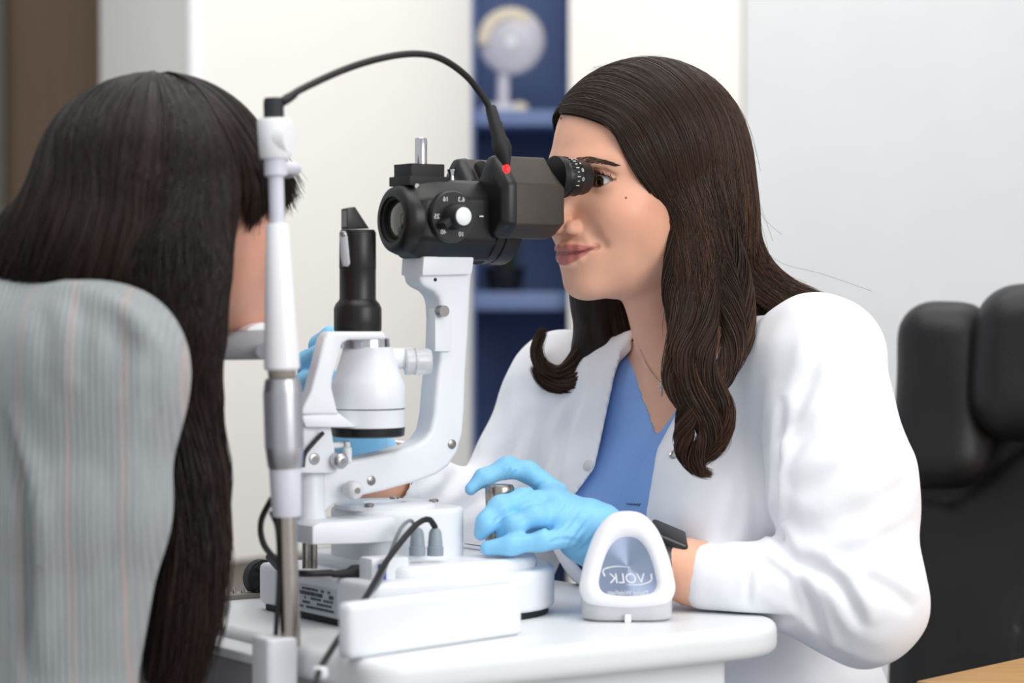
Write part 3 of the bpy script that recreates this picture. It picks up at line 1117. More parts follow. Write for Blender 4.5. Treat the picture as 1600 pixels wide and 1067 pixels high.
# binocular head: two housings, near and far
YIP = 0.0315
e_c = Vector((U.x, U.y, 0))
for s, nm in ((-1, 'near'), (1, 'far')):
    b = s * YIP
    # octagonal housing lying along the axis; rows taken where its near edges show
    zt_, zs_, zm_, zb_ = PB(840, 245, -.045).z, PB(840, 288, -.059).z, PB(840, 352, -.059).z, PB(840, 373, -.045).z
    cs = [(-.006, zt_), (.006, zt_), (.0245, zs_), (.0245, zm_), (.008, zb_), (-.012, zb_), (-.0285, zm_), (-.0285, zs_)]
    bm = bmesh.new()
    A0, A1, A2 = a_of(805, -.059), a_of(872, -.059), a_of(883, -.059)
    rr_ = []
    for a, f in ((A0, 1.0), (A1, 1.0), (A2, .86)):
        zc_ = (zs_ + zm_) / 2
        rr_.append([bm.verts.new(I(a - (.010 if (z_ > zs_ + .001 and f < 1) else 0), b + x * (1 if f == 1 else .95), zc_ + (z_ - zc_) * f)) for x, z_ in cs])
    for q0_, q1_ in zip(rr_, rr_[1:]):
        for i in range(8):
            bm.faces.new((q0_[i], q0_[(i + 1) % 8], q1_[(i + 1) % 8], q1_[i]))
    bm.faces.new(rr_[0][::-1])
    bm.faces.new(rr_[-1])
    hs = bm_obj('eyepiece_housing', bm, 'housing_bronze', sl, 40, 0.004, 3)
    bm = bmesh.new()
    rr_ = []
    for a, f in ((A0 - .014, .80), (A0 - .008, 1.0), (A0 + .002, 1.03)):
        rr_.append([bm.verts.new(I(a, b + x * f, (zs_ + zm_) / 2 + (z_ - (zs_ + zm_) / 2) * f)) for x, z_ in cs])
    for q0_, q1_ in zip(rr_, rr_[1:]):
        for i in range(8):
            bm.faces.new((q0_[i], q0_[(i + 1) % 8], q1_[(i + 1) % 8], q1_[i]))
    bm.faces.new(rr_[0][::-1])
    bm.faces.new(rr_[-1])
    bm_obj('side_plate', bm, DB, hs, 40, 0.003, 2)
    z_e = PB(885, 277, -YIP).z
    o_ = PB(866, 277, -YIP) + V * (b + YIP)
    o_.z = z_e
    ey = rev('eyepiece', o_, U, [(0.0205, 0), (0.0205, 0.006), (0.0185, 0.0075), (0.0195, 0.010), (0.0195, 0.0125), (0.0180, 0.013), (0.0185, 0.0235), (0.0178, 0.025), (0.0170, 0.027), (0.0168, 0.033), (0.0155, 0.0365), (0.0115, 0.0365), (0.011, 0.030), (0.001, 0.030)], DB, hs, 44)
    if s < 0:
        for i in range(30):
            t = math.radians(i * 12)
            e = -V * math.cos(t) + Z * math.sin(t)
            box('knurl', o_ + U * 0.0112 + e * 0.0197, (0.0013, 0.0005, 0.0007), DB, ey, (U, e, U.cross(e)))
        for i, (t, s_) in enumerate(((72, '2'), (44, '+'), (20, '0'), (-8, '0'))):
            t = math.radians(t)
            e = -V * math.cos(t) + Z * math.sin(t)
            q = o_ + U * 0.0215 + e * 0.0187
            tn = e.cross(U)
            if tn.z < 0:
                tn = -tn
            text('dioptre_numeral', s_, 0.0052, q, U, tn, 'print_white', ey, 0.0001, mirror=True)
        for i in range(9):
            t = math.radians(84 - i * 14)
            e = -V * math.cos(t) + Z * math.sin(t)
            box('dioptre_tick', o_ + U * 0.0165 + e * 0.0184, (0.0018 if i % 2 == 0 else 0.0011, 0.0003, 0.0003), 'print_white', ey, (U, e, U.cross(e)))
# joint carrying both housings
prism('binocular_bridge', [PB(x, y, -0.030) for x, y in ((784, 300), (840, 290), (846, 352), (808, 372), (786, 368))], V * 0.06, DB, sl, 0.004)
rev('bridge_roller', PB(752, 290, 0.012) - U * 0.004, U, [(0.02, 0), (0.024, 0.003), (0.024, 0.04)], DB, sl, 36)
prism('underside_latch', [PB(x, y, -0.012) for x, y in ((788, 372), (816, 372), (812, 378), (790, 378))], V * 0.02, 'black_matte', sl, 0.001)

# joystick
jd = 2.315
jz = revz('joystick', 781, jd, [(30, 868), (24, 858), (22, 836), (22, 800), (23, 770), (23, 762), (20, 757), (6, 756)], 'steel', n=40)
revz('joystick_collar', 781, jd, [(34, 872), (34, 864), (30, 861)], 'satin_silver', jz)
rprism('joystick_well', 0.030, 0.070, -0.05, 0.045, TZ + 0.0562, TZ + 0.0572, (0.022, 0.022, 0.02, 0.02), 'lavender_white', 0.0004)
rev('base_button', PB(808, 866, 0.05), Z, [(0.012, 0), (0.012, 0.004), (0.010, 0.0055), (0.001, 0.0055)], 'chrome', sl, 28)
# socket block with blue plug, black power plug
sk = box('socket_block', PB(600, 893, -0.07), (0.020, 0.012, 0.014), DW, sl, None, 0.003)
box('blue_socket', PB(597, 895, -0.0828), (0.004, 0.0012, 0.008), 'plug_blue', sk, None, 0.0006)
rev('plug', PB(592, 892, -0.05) - U * 0.048, U, [(0.0032, 0), (0.004, 0.014), (0.0072, 0.020), (0.0072, 0.040), (0.006, 0.0405), (0.006, 0.046)], 'black_matte', sl, 20)
pp0 = PB(592, 892, -0.05) - U * 0.047
tube('power_cable', [pp0, PB(520, 895, -0.05), PB(470, 896, -0.04), PB(440, 890, 0.02), PB(420, 870, 0.06)], 0.0032, 'cable_black', sl, 24, 10)
# grey strain reliefs and their leads
for x, y, col_, pts in ((652, 850, 'cable_grey', [(650, 824, -.066), (641, 813, -.066), (626, 826, -.07), (612, 858, -.075), (603, 885, -.085), (590, 915, -.11), (572, 935, -.14)]),
                        (680, 846, 'cable_black', [(680, 824, -.07), (669, 811, -.075), (646, 824, -.08), (606, 874, -.09), (588, 905, -.11), (570, 936, -.14), (545, 975, -.17), (520, 1012, -.21), (500, 1046, -.235), (492, 1075, -.27)])):
    b0_ = pts[0][2]
    q = PB(x, 868, b0_)
    rr = pxm(q.y)
    rev('strain_relief', q, Z, [(13 * rr, 0), (13 * rr, 14 * rr), (11.5 * rr, 15 * rr), (11.5 * rr, 22 * rr), (11 * rr, 24 * rr), (10 * rr, 36 * rr), (7 * rr, 42 * rr), (2 * rr, 44 * rr)], 'connector_grey', sl, 24)
    tube('lead', [PB(a, b, c) for a, b, c in pts], 0.0017 if col_ == 'cable_grey' else 0.0028, col_, sl, 60, 8)
cl_ = TP(498, 1050)
rev('cable_clip', PB(500, 1050, -0.235) - Z * 0.004, Z, [(0.006, 0), (0.007, 0.003), (0.006, 0.008), (0.001, 0.009)], DW, sl, 20)

# ------------------------------------------------------------------ chin and forehead rest
hr = thing('headrest_frame', tuple(I(-0.258, 0, TZ)), 'chin and forehead rest with an upright white and silver handle rod', 'chin rest')
pd = 2.068
P_t, P_b = W(427, 150, pd), W(454, 1000, pd)
ax_ = (P_t - P_b).normalized()
k_ = pxm(pd)


def post(name, prof, m, parent=None, off=0.0, n=36):
    """prof: (half width px, row px) along the leaning rod"""
    o = P_b + (P_t - P_b) * ((1000 - prof[0][1]) / 850.0) + Vector((off * k_, 0, 0))
    pr_ = [(hw_ * k_, (prof[0][1] - py) * k_) for hw_, py in prof]
    return rev(name, o, ax_, pr_, m, parent or hr, n)


post('lower_rod', [(16, 1010), (16, 800)], 'steel')
post('lower_sleeve', [(22, 806), (23, 800), (25, 735), (24, 730)], 'lavender_white')
gripk = post('height_knob', [(24, 732), (27, 728), (30, 700), (30, 610), (27, 592), (21, 588)], 'satin_silver')
bm = bmesh.new()
for i in range(36):
    t = i * math.pi / 18
    e1_, e2_, _ = frame(ax_)
    e = e1_ * math.cos(t) + e2_ * math.sin(t)
    c = P_b + (P_t - P_b) * ((1000 - 655) / 850.0) + e * (30 * k_)
    add_box(bm, c, (ax_, e, ax_.cross(e)), (44 * k_, 0.7 * k_, 0.9 * k_))
kn_ = bm_obj('knurling', bm, 'satin_silver', gripk, 40)
kn_['kind'] = 'stuff'
post('neck_ring', [(20, 590), (22, 586), (22, 576)], 'plinth_grey')
post('handle_grip', [(24, 578), (28, 574), (27, 540), (18, 352), (16, 349)], 'grip_white')
post('upper_rod', [(12, 352), (12, 272)], 'lavender_white')
post('upper_collar', [(15, 276), (18, 273), (18, 246), (16, 244)], 'lavender_white')
clamp = post('clamp_block', [(22, 248), (25, 243), (27, 190), (24, 185)], 'grip_white')
rev('clamp_screw', W(440, 215, pd) - Vector((0.002, 0, 0)), Vector((0.9, -0.35, 0)), [(28 * k_, 0), (28 * k_, 0.006), (25 * k_, 0.0105), (3 * k_, 0.011)], 'grip_white', clamp, 28)
post('rod_cap', [(16, 187), (16, 160), (14, 153), (3, 152)], 'rubber')
# flexible fixation light arm
gp = [(444, 158, 2.068), (470, 140, 2.08), (540, 108, 2.12), (600, 90, 2.16), (650, 84, 2.20), (690, 92, 2.23), (730, 120, 2.26), (758, 156, 2.275), (768, 178, 2.28)]
gn = tube('fixation_light_arm', [W(*p) for p in gp], 0.0032, 'cable_black', hr, 60, 12)
rev('arm_ferrule', W(440, 160, 2.068), (W(462, 146, 2.078) - W(440, 160, 2.068)), [(0.004, 0), (0.0042, 0.008), (0.0035, 0.016)], 'black_matte', gn, 16)
ld = (W(791, 258, 2.27) - W(766, 170, 2.28))
rr = pxm(2.28)
rev('lamp_sleeve', W(766, 166, 2.28), ld, [(7 * rr, 0), (9 * rr, 3 * rr), (10 * rr, 28 * rr), (11 * rr, 30 * rr), (11 * rr, 50 * rr), (14 * rr, 60 * rr), (15 * rr, 72 * rr), (12 * rr, 82 * rr), (5 * rr, 99 * rr)], 'black_matte', gn, 24)
rev('red_lamp', W(790, 259, 2.268), ld, [(4.6 * rr, 0), (5.4 * rr, 5 * rr), (4 * rr, 10 * rr), (1 * rr, 12 * rr)], 'red_led', gn, 18)
# far rod, mostly hidden by the patient
far_b = I(-0.258, 0.13, TZ)
rev('far_rod', far_b, Z, [(0.009, 0), (0.009, 0.10), (0.015, 0.10), (0.015, 0.25), (0.010, 0.25), (0.010, 0.44)], 'lavender_white', hr, 24)
fz = W(430, 262, 2.1).z
tube('forehead_band', [W(428, 262, pd), I(-0.212, -0.082, fz + .001), I(-0.190, 0, fz), I(-0.212, 0.085, fz), I(-0.258, 0.13, fz)], 0.006, 'lavender_white', hr, 40, 10)
# chin tray
ct = PB(398, 520, 0.0)
tray = prism('chin_tray', [PB(x, y, -0.055) for x, y in ((326, 563), (344, 534), (372, 518), (424, 516), (440, 562))], V * 0.11, 'chin_grey', hr, 0.005, 3)
tag(prism('paper_sheet', [PB(x, y, -0.045) for x, y in ((384, 517.5), (392, 510), (405, 505), (424, 504), (436, 515.5))], V * 0.09, 'paper', hr, 0.002), 'white paper cover on the chin tray')
tube('tray_bracket', [I(-0.258, -0.11, W(430, 548, 2.1).z), PB(400, 548, 0.0), I(-0.258, 0.13, W(430, 548, 2.1).z)], 0.007, 'lavender_white', hr, 20, 10)
# bracket that bolts the frame to the table edge
rprism('post_socket', -0.274, -0.244, -0.147, -0.113, TZ - 0.065, TZ + 0.010, (0.006,) * 4, DW, 0.003, hr)
rprism('frame_bar', -0.268, -0.238, -0.114, 0.114, TZ - 0.060, TZ - 0.016, (0.006,) * 4, 'chin_grey', 0.004, hr)
rprism('frame_bar_cap', -0.270, -0.238, -0.114, 0.114, TZ - 0.0165, TZ - 0.008, (0.006,) * 4, DW, 0.002, hr)
rprism('post_socket', -0.274, -0.244, 0.113, 0.147, TZ - 0.065, TZ + 0.010, (0.006,) * 4, DW, 0.003, hr)
# black lead that follows the rod
tube('rod_lead', [W(431, 992, pd - .004), W(436, 900, pd - .004), W(434, 830, pd), W(424, 800, pd + .01)], 0.0022, 'cable_black', hr, 30, 8)
tube('loop_lead', [W(424, 780, pd + .02), W(408, 815, pd + .04), W(412, 850, pd + .06), W(436, 882, pd + .08), W(446, 905, pd + .08)], 0.0028, 'cable_black', hr, 30, 8)

# ------------------------------------------------------------------ lens case on its clear stand
lcp = TP(980, 970)
DL = lcp.y
lc = thing('lens_case', tuple(lcp), 'white rounded triangular lens case with a silver disc, upright on the table', 'lens case')
LX = Vector((1, 0, 0))
LN = Vector((0, -1, 0.10)).normalized()
LY = LN.cross(LX)
LY = LY if LY.z > 0 else -LY
k_ = pxm(DL)
lo_ = W(980, 880, DL)


def tri_outline(sc, n=72, cy=0.0):
    """superformula-like rounded triangle from the photo's outline"""
    ctrl = [(0, -82), (26, -76), (48, -52), (64, -14), (73, 22), (75, 42), (66, 60), (44, 68), (0, 71), (-44, 68), (-66, 60), (-75, 42), (-73, 22), (-64, -14), (-48, -52), (-26, -76)]
    c = ctrl + ctrl[:3]
    q = spline([(x, y, 0) for x, y in [ctrl[-1]] + c], 400)
    # keep one turn
    i0 = np.argmin(np.linalg.norm(q[:60, :2] - np.array([0, -82]), axis=1))
    i1 = 200 + np.argmin(np.linalg.norm(q[200:, :2] - np.array([0, -82]), axis=1))
    g = np.linspace(i0, i1, n, endpoint=False)
    return [(np.interp(t, np.arange(400), q[:, 0]) * sc, np.interp(t, np.arange(400), q[:, 1]) * sc + cy) for t in g]


def L(x, y, d):
    return lo_ + LX * (x * k_) + LY * (-y * k_) + LN * d


bm = bmesh.new()
ringsd = []
prof = [(0.60, 8, 0.0085), (0.64, 7, 0.0125), (0.70, 5, 0.0145), (0.86, 2, 0.0135), (0.97, 0, 0.008), (1.0, 0, 0.0), (0.97, 0, -0.008), (0.86, 0, -0.013), (0.5, 0, -0.0145)]
for sc, cy, d in prof:
    ringsd.append([bm.verts.new(L(x, y, d)) for x, y in tri_outline(sc, 72, cy)])
for r0, r1 in zip(ringsd, ringsd[1:]):
    for i in range(72):
        bm.faces.new((r0[i], r0[(i + 1) % 72], r1[(i + 1) % 72], r1[i]))
bm.faces.new(ringsd[-1])
bm_obj('case_shell', bm, 'case_white', lc, 60)
disc = prism('silver_disc', [L(x, y, 0.0075) for x, y in tri_outline(0.64, 60, 8)], LN * 0.0012, 'brushed_disc', lc, 0.0)
text('case_lettering', 'VOLK', 22 * k_, L(0, 24, 0.0089), LX, LY, 'print_white', disc, 0.0002, mirror=True, shear=0.15)
text('case_small_lettering', 'Digital WideField', 9.0 * k_, L(0, 46, 0.0089), LX, LY, 'print_white', disc, 0.0002, mirror=True)
tube('swoosh', [L(-36, 20, 0.009), L(-38, 10, 0.009), L(-20, 5, 0.009), L(4, 6, 0.009)], 1.6 * k_, 'print_white', disc, 20, 6, 0.4 * k_)
tube('swoosh', [L(36, 16, 0.009), L(36, 27, 0.009), L(20, 33, 0.009), L(-2, 33, 0.009)], 1.6 * k_, 'print_white', disc, 20, 6, 0.4 * k_)
# clear tray stand
bz = TZ
bm = bmesh.new()


def stadium(hw_, hd_, z, n=10):
    pts = []
    for cx, s0 in ((hw_ - hd_, -90), (-(hw_ - hd_), 90)):
        for i in range(n + 1):
            t = math.radians(s0 + 180 * i / n)
            pts.append(Vector((lcp.x + cx + hd_ * math.cos(t), DL + 0.012 + hd_ * math.sin(t), z)))
    return pts


hw_ = 72 * k_
bm = bmesh.new()
add_prism(bm, stadium(hw_ * 0.94, 0.020, bz), Vector((0, 0, 0.0022)))
bm_obj('stand_foot', bm, 'chin_grey', lc, 40, 0.001)
bm = bmesh.new()
r0s = [[bm.verts.new(p) for p in stadium(hw_ * f, 0.022 * g, bz + z)] for f, g, z in ((0.97, 1, 0.0020), (1.0, 1.03, 0.010), (1.0, 1.03, 0.020), (0.96, 0.86, 0.020), (0.94, 0.8, 0.008))]
for r0, r1 in zip(r0s, r0s[1:]):
    for i in range(len(r0)):
        bm.faces.new((r0[i], r0[(i + 1) % len(r0)], r1[(i + 1) % len(r0)], r1[i]))
bm.faces.new(r0s[0][::-1])
bm.faces.new(r0s[-1])
bm_obj('clear_tray', bm, 'clear_plastic', lc, 40)
box('front_tab', Vector((lcp.x, DL - 0.0125, bz + 0.004)), (0.003, 0.002, 0.004), 'case_white', lc, (XA, XY, Z), 0.0008)

from mathutils.bvhtree import BVHTree

# ------------------------------------------------------------------ people: materials
mat('skin', (220, 170, 140), 0.38, attr='Col', var=0.05, scale=60, bump=0.00012, sss=0.25, spec=0.4)
mat('eyeball', (230, 225, 222), 0.08, attr='Col', var=0.0, spec=0.6, coat=0.6)
mat('hair_dark', (40, 26, 20), 0.40, attr='Col', var=0.0, spec=0.30)
mat('hair_core', (30, 21, 17), 0.55, var=0.35, scale=120, stretch=(1, 1, 0.08), bump=0.002, spec=0.3)
mat('hair_core_patient', (26, 21, 20), 0.5, var=0.35, scale=120, stretch=(1, 1, 0.06), bump=0.002, spec=0.35)
mat('coat_cloth', (242, 243, 248), 0.75, var=0.02, scale=700, bump=0.00012, sheen=0.1, spec=0.2)
mat('scrubs_cloth', (142, 180, 240), 0.75, var=0.06, scale=500, bump=0.0001, sheen=0.1, spec=0.2)
mat('glove_nitrile', (138, 206, 246), 0.42, var=0.05, scale=70, bump=0.0006, spec=0.4)
mat('snap_metal', (190, 196, 196), 0.25, 0.9)
mat('necklace_silver', (200, 196, 190), 0.25, 1.0)
mat('watch_black', (22, 20, 24), 0.3, spec=0.6)
mat('trousers', (60, 66, 84), 0.8, var=0.1)


def head_prims(vol):
    A, S = vol.add, vol.cut
    A(ell((-.004, 0, .028), (.093, .073, .086)))
    A(ell((.030, 0, -.028), (.063, .059, .080)), .03)
    A(ell((.036, 0, -.072), (.054, .047, .036)), .03)
    A(ell((.081, 0, -.096), (.0155, .020, .0135)), .024)
    for s in (-1, 1):
        A(ell((.056, s * .039, -.034), (.024, .022, .022)), .024)
        A(cone((.083, s * .010, .017), (.064, s * .046, .019), .0085, .0075), .016)
        A(ell((.012, s * .052, -.058), (.026, .013, .026)), .025)            # jaw angle
        A(ell((-.008, s * .074, -.018), (.016, .006, .028)), .006)            # ear
    A(ell((.076, 0, -.063), (.0195, .026, .022)), .016)
    for s in (-1, 1):
        S(ell((.096, s * .033, -.001), (.0165, .018, .0125)), .014)
    # nose
    A(cone((.086, 0, .010), (.106, 0, -.032), .0062, .0078), .011)
    A(ell((.1085, 0, -.0370), (.0090, .0086, .0078)), .008)
    for s in (-1, 1):
        A(ell((.0990, s * .0130, -.0400), (.0100, .0064, .0070)), .0035)
    for s in (-1, 1):
        S(ell((.1030, s * .0070, -.0465), (.0060, .0034, .0040)), .0018)
    # eyelids around the eyeball, then the almond opening
    for s in (-1, 1):
        c = (.068, s * .031, 0.0)
        A(ell(c, (.0140, .0145, .0138)), .005)

        def almond(X, Y, Zz, c=c, s=s):
            y = (Y - c[1]) * s
            z = Zz - c[2] - 0.0010 - 0.06 * y
            t = np.clip(1 - (y / .0150) ** 2, -0.5, 1)
            d = np.maximum(z - .0064 * t, -.0052 * t - z)
            r = np.sqrt((X - c[0]) ** 2 + (Y - c[1]) ** 2 + (Zz - c[2]) ** 2)
            return np.maximum(np.maximum(d, r - .024), (c[0] + .002) - X)
        S((almond, np.array(c) - .025, np.array(c) + .025), .0012)
    # philtrum, lips, mouth line
    S(cone((.1035, 0, -.0500), (.1045, 0, -.0560), .0020, .0022), .004)
    A(chain(UP_LIP, [.0018, .0040, .0046, .0042, .0046, .0040, .0018]), .0035)
    A(chain(LO_LIP, [.0016, .0048, .0058, .0058, .0048, .0016]), .0035)
    S(chain(MOUTH, [.0006, .0009, .0010, .0010, .0009, .0006]), .0014)
    for s in (-1, 1):
        S(chain([(.0965, s * .0215, -.036), (.0900, s * .0300, -.047), (.0830, s * .0355, -.058)], [.0016, .0020, .0012]), .010)
        S(chain([(.0842, s * .0200, .0088), (.0838, s * .0300, .0122), (.0790, s * .0410, .0105), (.0720, s * .0475, .0060)], [.0003, .0005, .0005, .0003]), .0050)
        S(ell((.088, s * .0285, -.0600), (.004, .0016, .0018)), .005)


UP_LIP = [(0.0859, -0.0268, -0.0614), (0.0957, -0.0158, -0.0602), (0.0997, -0.0058, -0.0582), (0.1000, 0.0000, -0.0592), (0.0997, 0.0058, -0.0582), (0.0957, 0.0158, -0.0602), (0.0859, 0.0268, -0.0614)]
LO_LIP = [(0.0852, -0.0252, -0.0634), (0.0946, -0.0147, -0.0690), (0.0984, -0.0053, -0.0713), (0.0984, 0.0053, -0.0713), (0.0946, 0.0147, -0.0690), (0.0852, 0.0252, -0.0634)]
MOUTH = [(0.0869, -0.0289, -0.0610), (0.0988, -0.0158, -0.0642), (0.1038, -0.0053, -0.0646), (0.1038, 0.0053, -0.0646), (0.0988, 0.0158, -0.0642), (0.0869, 0.0289, -0.0610)]


def gauss(P, c, r):
    return np.exp(-(((P - np.array(c)) / np.array(r)) ** 2).sum(1))


def skin_paint(P, base, lip, makeup=1.0):
    c = np.tile(np.array(base[:3]), (len(P), 1))

    def mixin(w, col):
        nonlocal c
        w = np.clip(w, 0, 1)[:, None]
        c = c * (1 - w) + np.array(col[:3]) * w
    for s in (-1, 1):
        mixin(0.42 * makeup * gauss(P, (.050, s * .052, -.028), (.03, .03, .018)), rgb(208, 128, 108))
        mixin(0.30 * makeup * gauss(P, (.020, s * .062, -.045), (.03, .03, .03)), rgb(190, 128, 94))
        ce = np.array((.068, s * .031, 0))
        y = (P[:, 1] - ce[1]) * s
        z = P[:, 2] - .001 - .06 * y
        t = np.clip(1 - (y / .0150) ** 2, 0, 1)
        near = (np.linalg.norm(P - ce, axis=1) < .021) & (P[:, 0] > .060)
        up_e = np.exp(-((z - .0068 * t) / .0013) ** 2)
        lo_e = np.exp(-((z + .0055 * t) / .0009) ** 2)
        mixin(near * np.where(y < .0185, np.maximum(up_e * 0.9, lo_e * 0.45) * makeup, 0), rgb(52, 36, 36))
        mixin(near * 0.22 * makeup * np.exp(-((z - .0095) / .004) ** 2), rgb(168, 112, 92))
    mixin(0.25 * gauss(P, (.108, 0, -.045), (.012, .012, .012)), rgb(214, 140, 118))
    ya = np.abs(P[:, 1])
    zm = -.0646 + .0036 * (ya / .027) ** 1.6
    k = np.clip(1 - (ya / .0285) ** 2, 0, 1)
    zu = zm + .0092 * k ** .75 - .0016 * np.exp(-(ya / .0035) ** 2)
    zl = zm - .0118 * k ** .85
    w = np.clip((zu - P[:, 2]) / .0009, 0, 1) * np.clip((P[:, 2] - zl) / .0011, 0, 1) * (k > 0) * (P[:, 0] > .08)
    mixin(w * .92, lip)
    dm = dist(chain(MOUTH, [.0012] * 6), P)
    mixin(np.clip(1 - dm / .0012, 0, 1) * 0.6, rgb(110, 56, 54))
    return c


def head_matrix(center, theta_fwd, pitch, roll=0.0):
    """columns: forward, left, up"""
    f = Vector((math.cos(theta_fwd), math.sin(theta_fwd), 0))
    l = Z.cross(f)
    q = Matrix.Rotation(math.radians(pitch), 3, l)
    f2, u2 = q @ f, q @ Z
    if roll:
        q = Matrix.Rotation(math.radians(roll), 3, f2)
        l, u2 = q @ l, q @ u2
    M = Matrix(((f2.x, l.x, u2.x, center.x), (f2.y, l.y, u2.y, center.y), (f2.z, l.z, u2.z, center.z), (0, 0, 0, 1)))
    return M


def axes_nonuniform(lo, hi, flo, fhi, hf, hc):
    out = []
    for i in range(3):
        a = np.arange(flo[i], fhi[i], hf)
        l_, s_ = [], flo[i]
        st_ = hf
        while s_ > lo[i]:
            st_ = min(st_ * 1.25, hc)
            s_ -= st_
            l_.append(s_)
        r_, s_ = [], a[-1]
        st_ = hf
        while s_ < hi[i]:
            st_ = min(st_ * 1.25, hc)
            s_ += st_
            r_.append(s_)
        out.append(np.array(l_[::-1] + list(a) + r_, dtype=np.float32))
    return out


def poly_cut(pts2, org, ex, ey, ez, zlim, pad_=0.0):
    """prism with a polygon (in ex, ey) reaching along +ez from zlim"""
    p = np.array(pts2, dtype=np.float32)
    org = np.array(tuple(org), dtype=np.float32)
    ex, ey, ez = [np.array(tuple(q), dtype=np.float32) for q in (ex, ey, ez)]

    def fn(X, Y, Zz):
        x, y, z = X - org[0], Y - org[1], Zz - org[2]
        u = x * ex[0] + y * ex[1] + z * ex[2]
        v = x * ey[0] + y * ey[1] + z * ey[2]
        w = x * ez[0] + y * ez[1] + z * ez[2]
        d = None
        s = np.ones(np.broadcast(u, v).shape, dtype=np.float32)
        n = len(p)
        for i in range(n):
            a, b = p[i], p[i - 1]
            e = b - a
            wx, wy = u - a[0], v - a[1]
            t = np.clip((wx * e[0] + wy * e[1]) / float(e @ e), 0, 1)
            q = (wx - e[0] * t) ** 2 + (wy - e[1] * t) ** 2
            d = q if d is None else np.minimum(d, q)
            c1, c2, c3 = v >= a[1], v < b[1], e[0] * wy > e[1] * wx
            flip = (c1 & c2 & c3) | (~c1 & ~c2 & ~c3)
            s = np.where(flip, -s, s)
        return np.maximum(s * np.sqrt(d), zlim - w)
    return fn, np.full(3, -9.0), np.full(3, 9.0)


# ------------------------------------------------------------------ the examiner
o_e = PB(866, 277, -YIP)
E = o_e + U * 0.0640
E.z = W(944, 284, E.y).z
TH_D = math.pi + math.radians(37)
MH0 = head_matrix(Vector((0, 0, 0)), TH_D, 6.0)
HS = 1.04
MH = head_matrix(E - (MH0.to_3x3() @ Vector((.068, .031, 0))) * HS, TH_D, 6.0)
MH = MH @ Matrix.Scale(HS, 4)
MHi = MH.inverted()
HC = MH.translation


def hl(x, y, z):
    return MH @ Vector((x, y, z))


fb = Vector((-math.cos(math.radians(48)), -math.sin(math.radians(48)), 0))
lb = Z.cross(fb)
N0 = W(1084, 572, 2.51)
shL, shR = W(1280, 562, 2.385), W(885, 612, 2.60)
elL, wrL = W(1346, 935, 2.29), W(1085, 896, 2.318)
elR, wrR = W(772, 852, 2.62), W(592, 742, 2.50)
Cc, Cw, Cp = W(1092, 795, 2.508), W(1120, 1010, 2.53) + U * .03, W(1135, 1200, 2.55) + U * .03
TABLE_C, TABLE_H = I(0.0, -0.0135, TZ - .016), (.2385, .2510, .0180)      # the table top that cloth and arms rest against
Rb = (lb, fb, Z)


def torso(off):
    p = [ell(Cc, (.158 - off, .108 - off, .20 - off), Rb), ell(Cw, (.150 - off, .115 - off, .19 - off), Rb), ell(Cp, (.18 - off, .14 - off, .16 - off), Rb)]
    for s in (-1, 1):
        p.append(ell(Cc + lb * (s * .072) + fb * .062 + Z * .0, (.066 - off, .062 - off, .066 - off), Rb))
    p.append(cone(N0 - Z * .028, shL, .052 - off, .058 - off))
    p.append(cone(N0 - Z * .028, shR, .052 - off, .056 - off))
    return p


# skin: head, neck, chest, arms as one surface, in head coordinates
ax3 = axes_nonuniform((-.42, -.34, -.62), (.30, .46, .13), (.028, -.03, -.122), (.122, .079, .072), .0013, .006)
vb = Vol(axes=ax3)
head_prims(vb)


def loc(p):
    return MHi @ Vector(p)


vb.add(cone((-.024, 0, -.060), loc(N0 - Z * .01), .046, .050), .014)
vb.add(cone((.006, .0, -.080), loc(W(1052, 590, 2.475)), .028, .028), .014)
Rl = [tuple((MHi.to_3x3() @ q).normalized()) for q in Rb]
vb.add(ell(loc(Cc), (.136, .086, .180), Rl), .03)
vb.add(ell(loc(Cw), (.12, .085, .16), Rl), .03)
vb.add(cone(loc(N0 - Z * .03), loc(shL), .040, .044), .03)
vb.add(cone(loc(N0 - Z * .03), loc(shR), .040, .044), .03)
for a, b, c in ((shL, elL, wrL), (shR, elR, wrR)):
    vb.add(cone(loc(a), loc(b), .044, .037), .02)
    vb.add(cone(loc(b), loc(c), .037, .026), .012)
hnL, hnR = W(930, 832, 2.30), W(520, 640, 2.42)
vb.add(cone(loc(wrL), loc(hnL), .027, .019), .02)
vb.add(cone(loc(wrR), loc(hnR), .029, .022), .02)
vb.cut(rbox(loc(TABLE_C), [x / HS for x in TABLE_H], .004, [tuple((MHi.to_3x3() @ q).normalized()) for q in (U, V, Z)]), .002)
me, vv = vb.mesh('person', 1)
Pl = vv
paint(me, skin_paint(Pl, rgb(240, 184, 156), rgb(198, 116, 112)))
vw = (np.array(MH.to_3x3()) @ vv.T).T + np.array(MH.translation)
me.vertices.foreach_set('co', vw.astype(np.float32).ravel())
doc = link('person', me, 'skin')
tag(doc, 'woman in a white coat and blue scrubs looking into the microscope eyepiece', 'person')

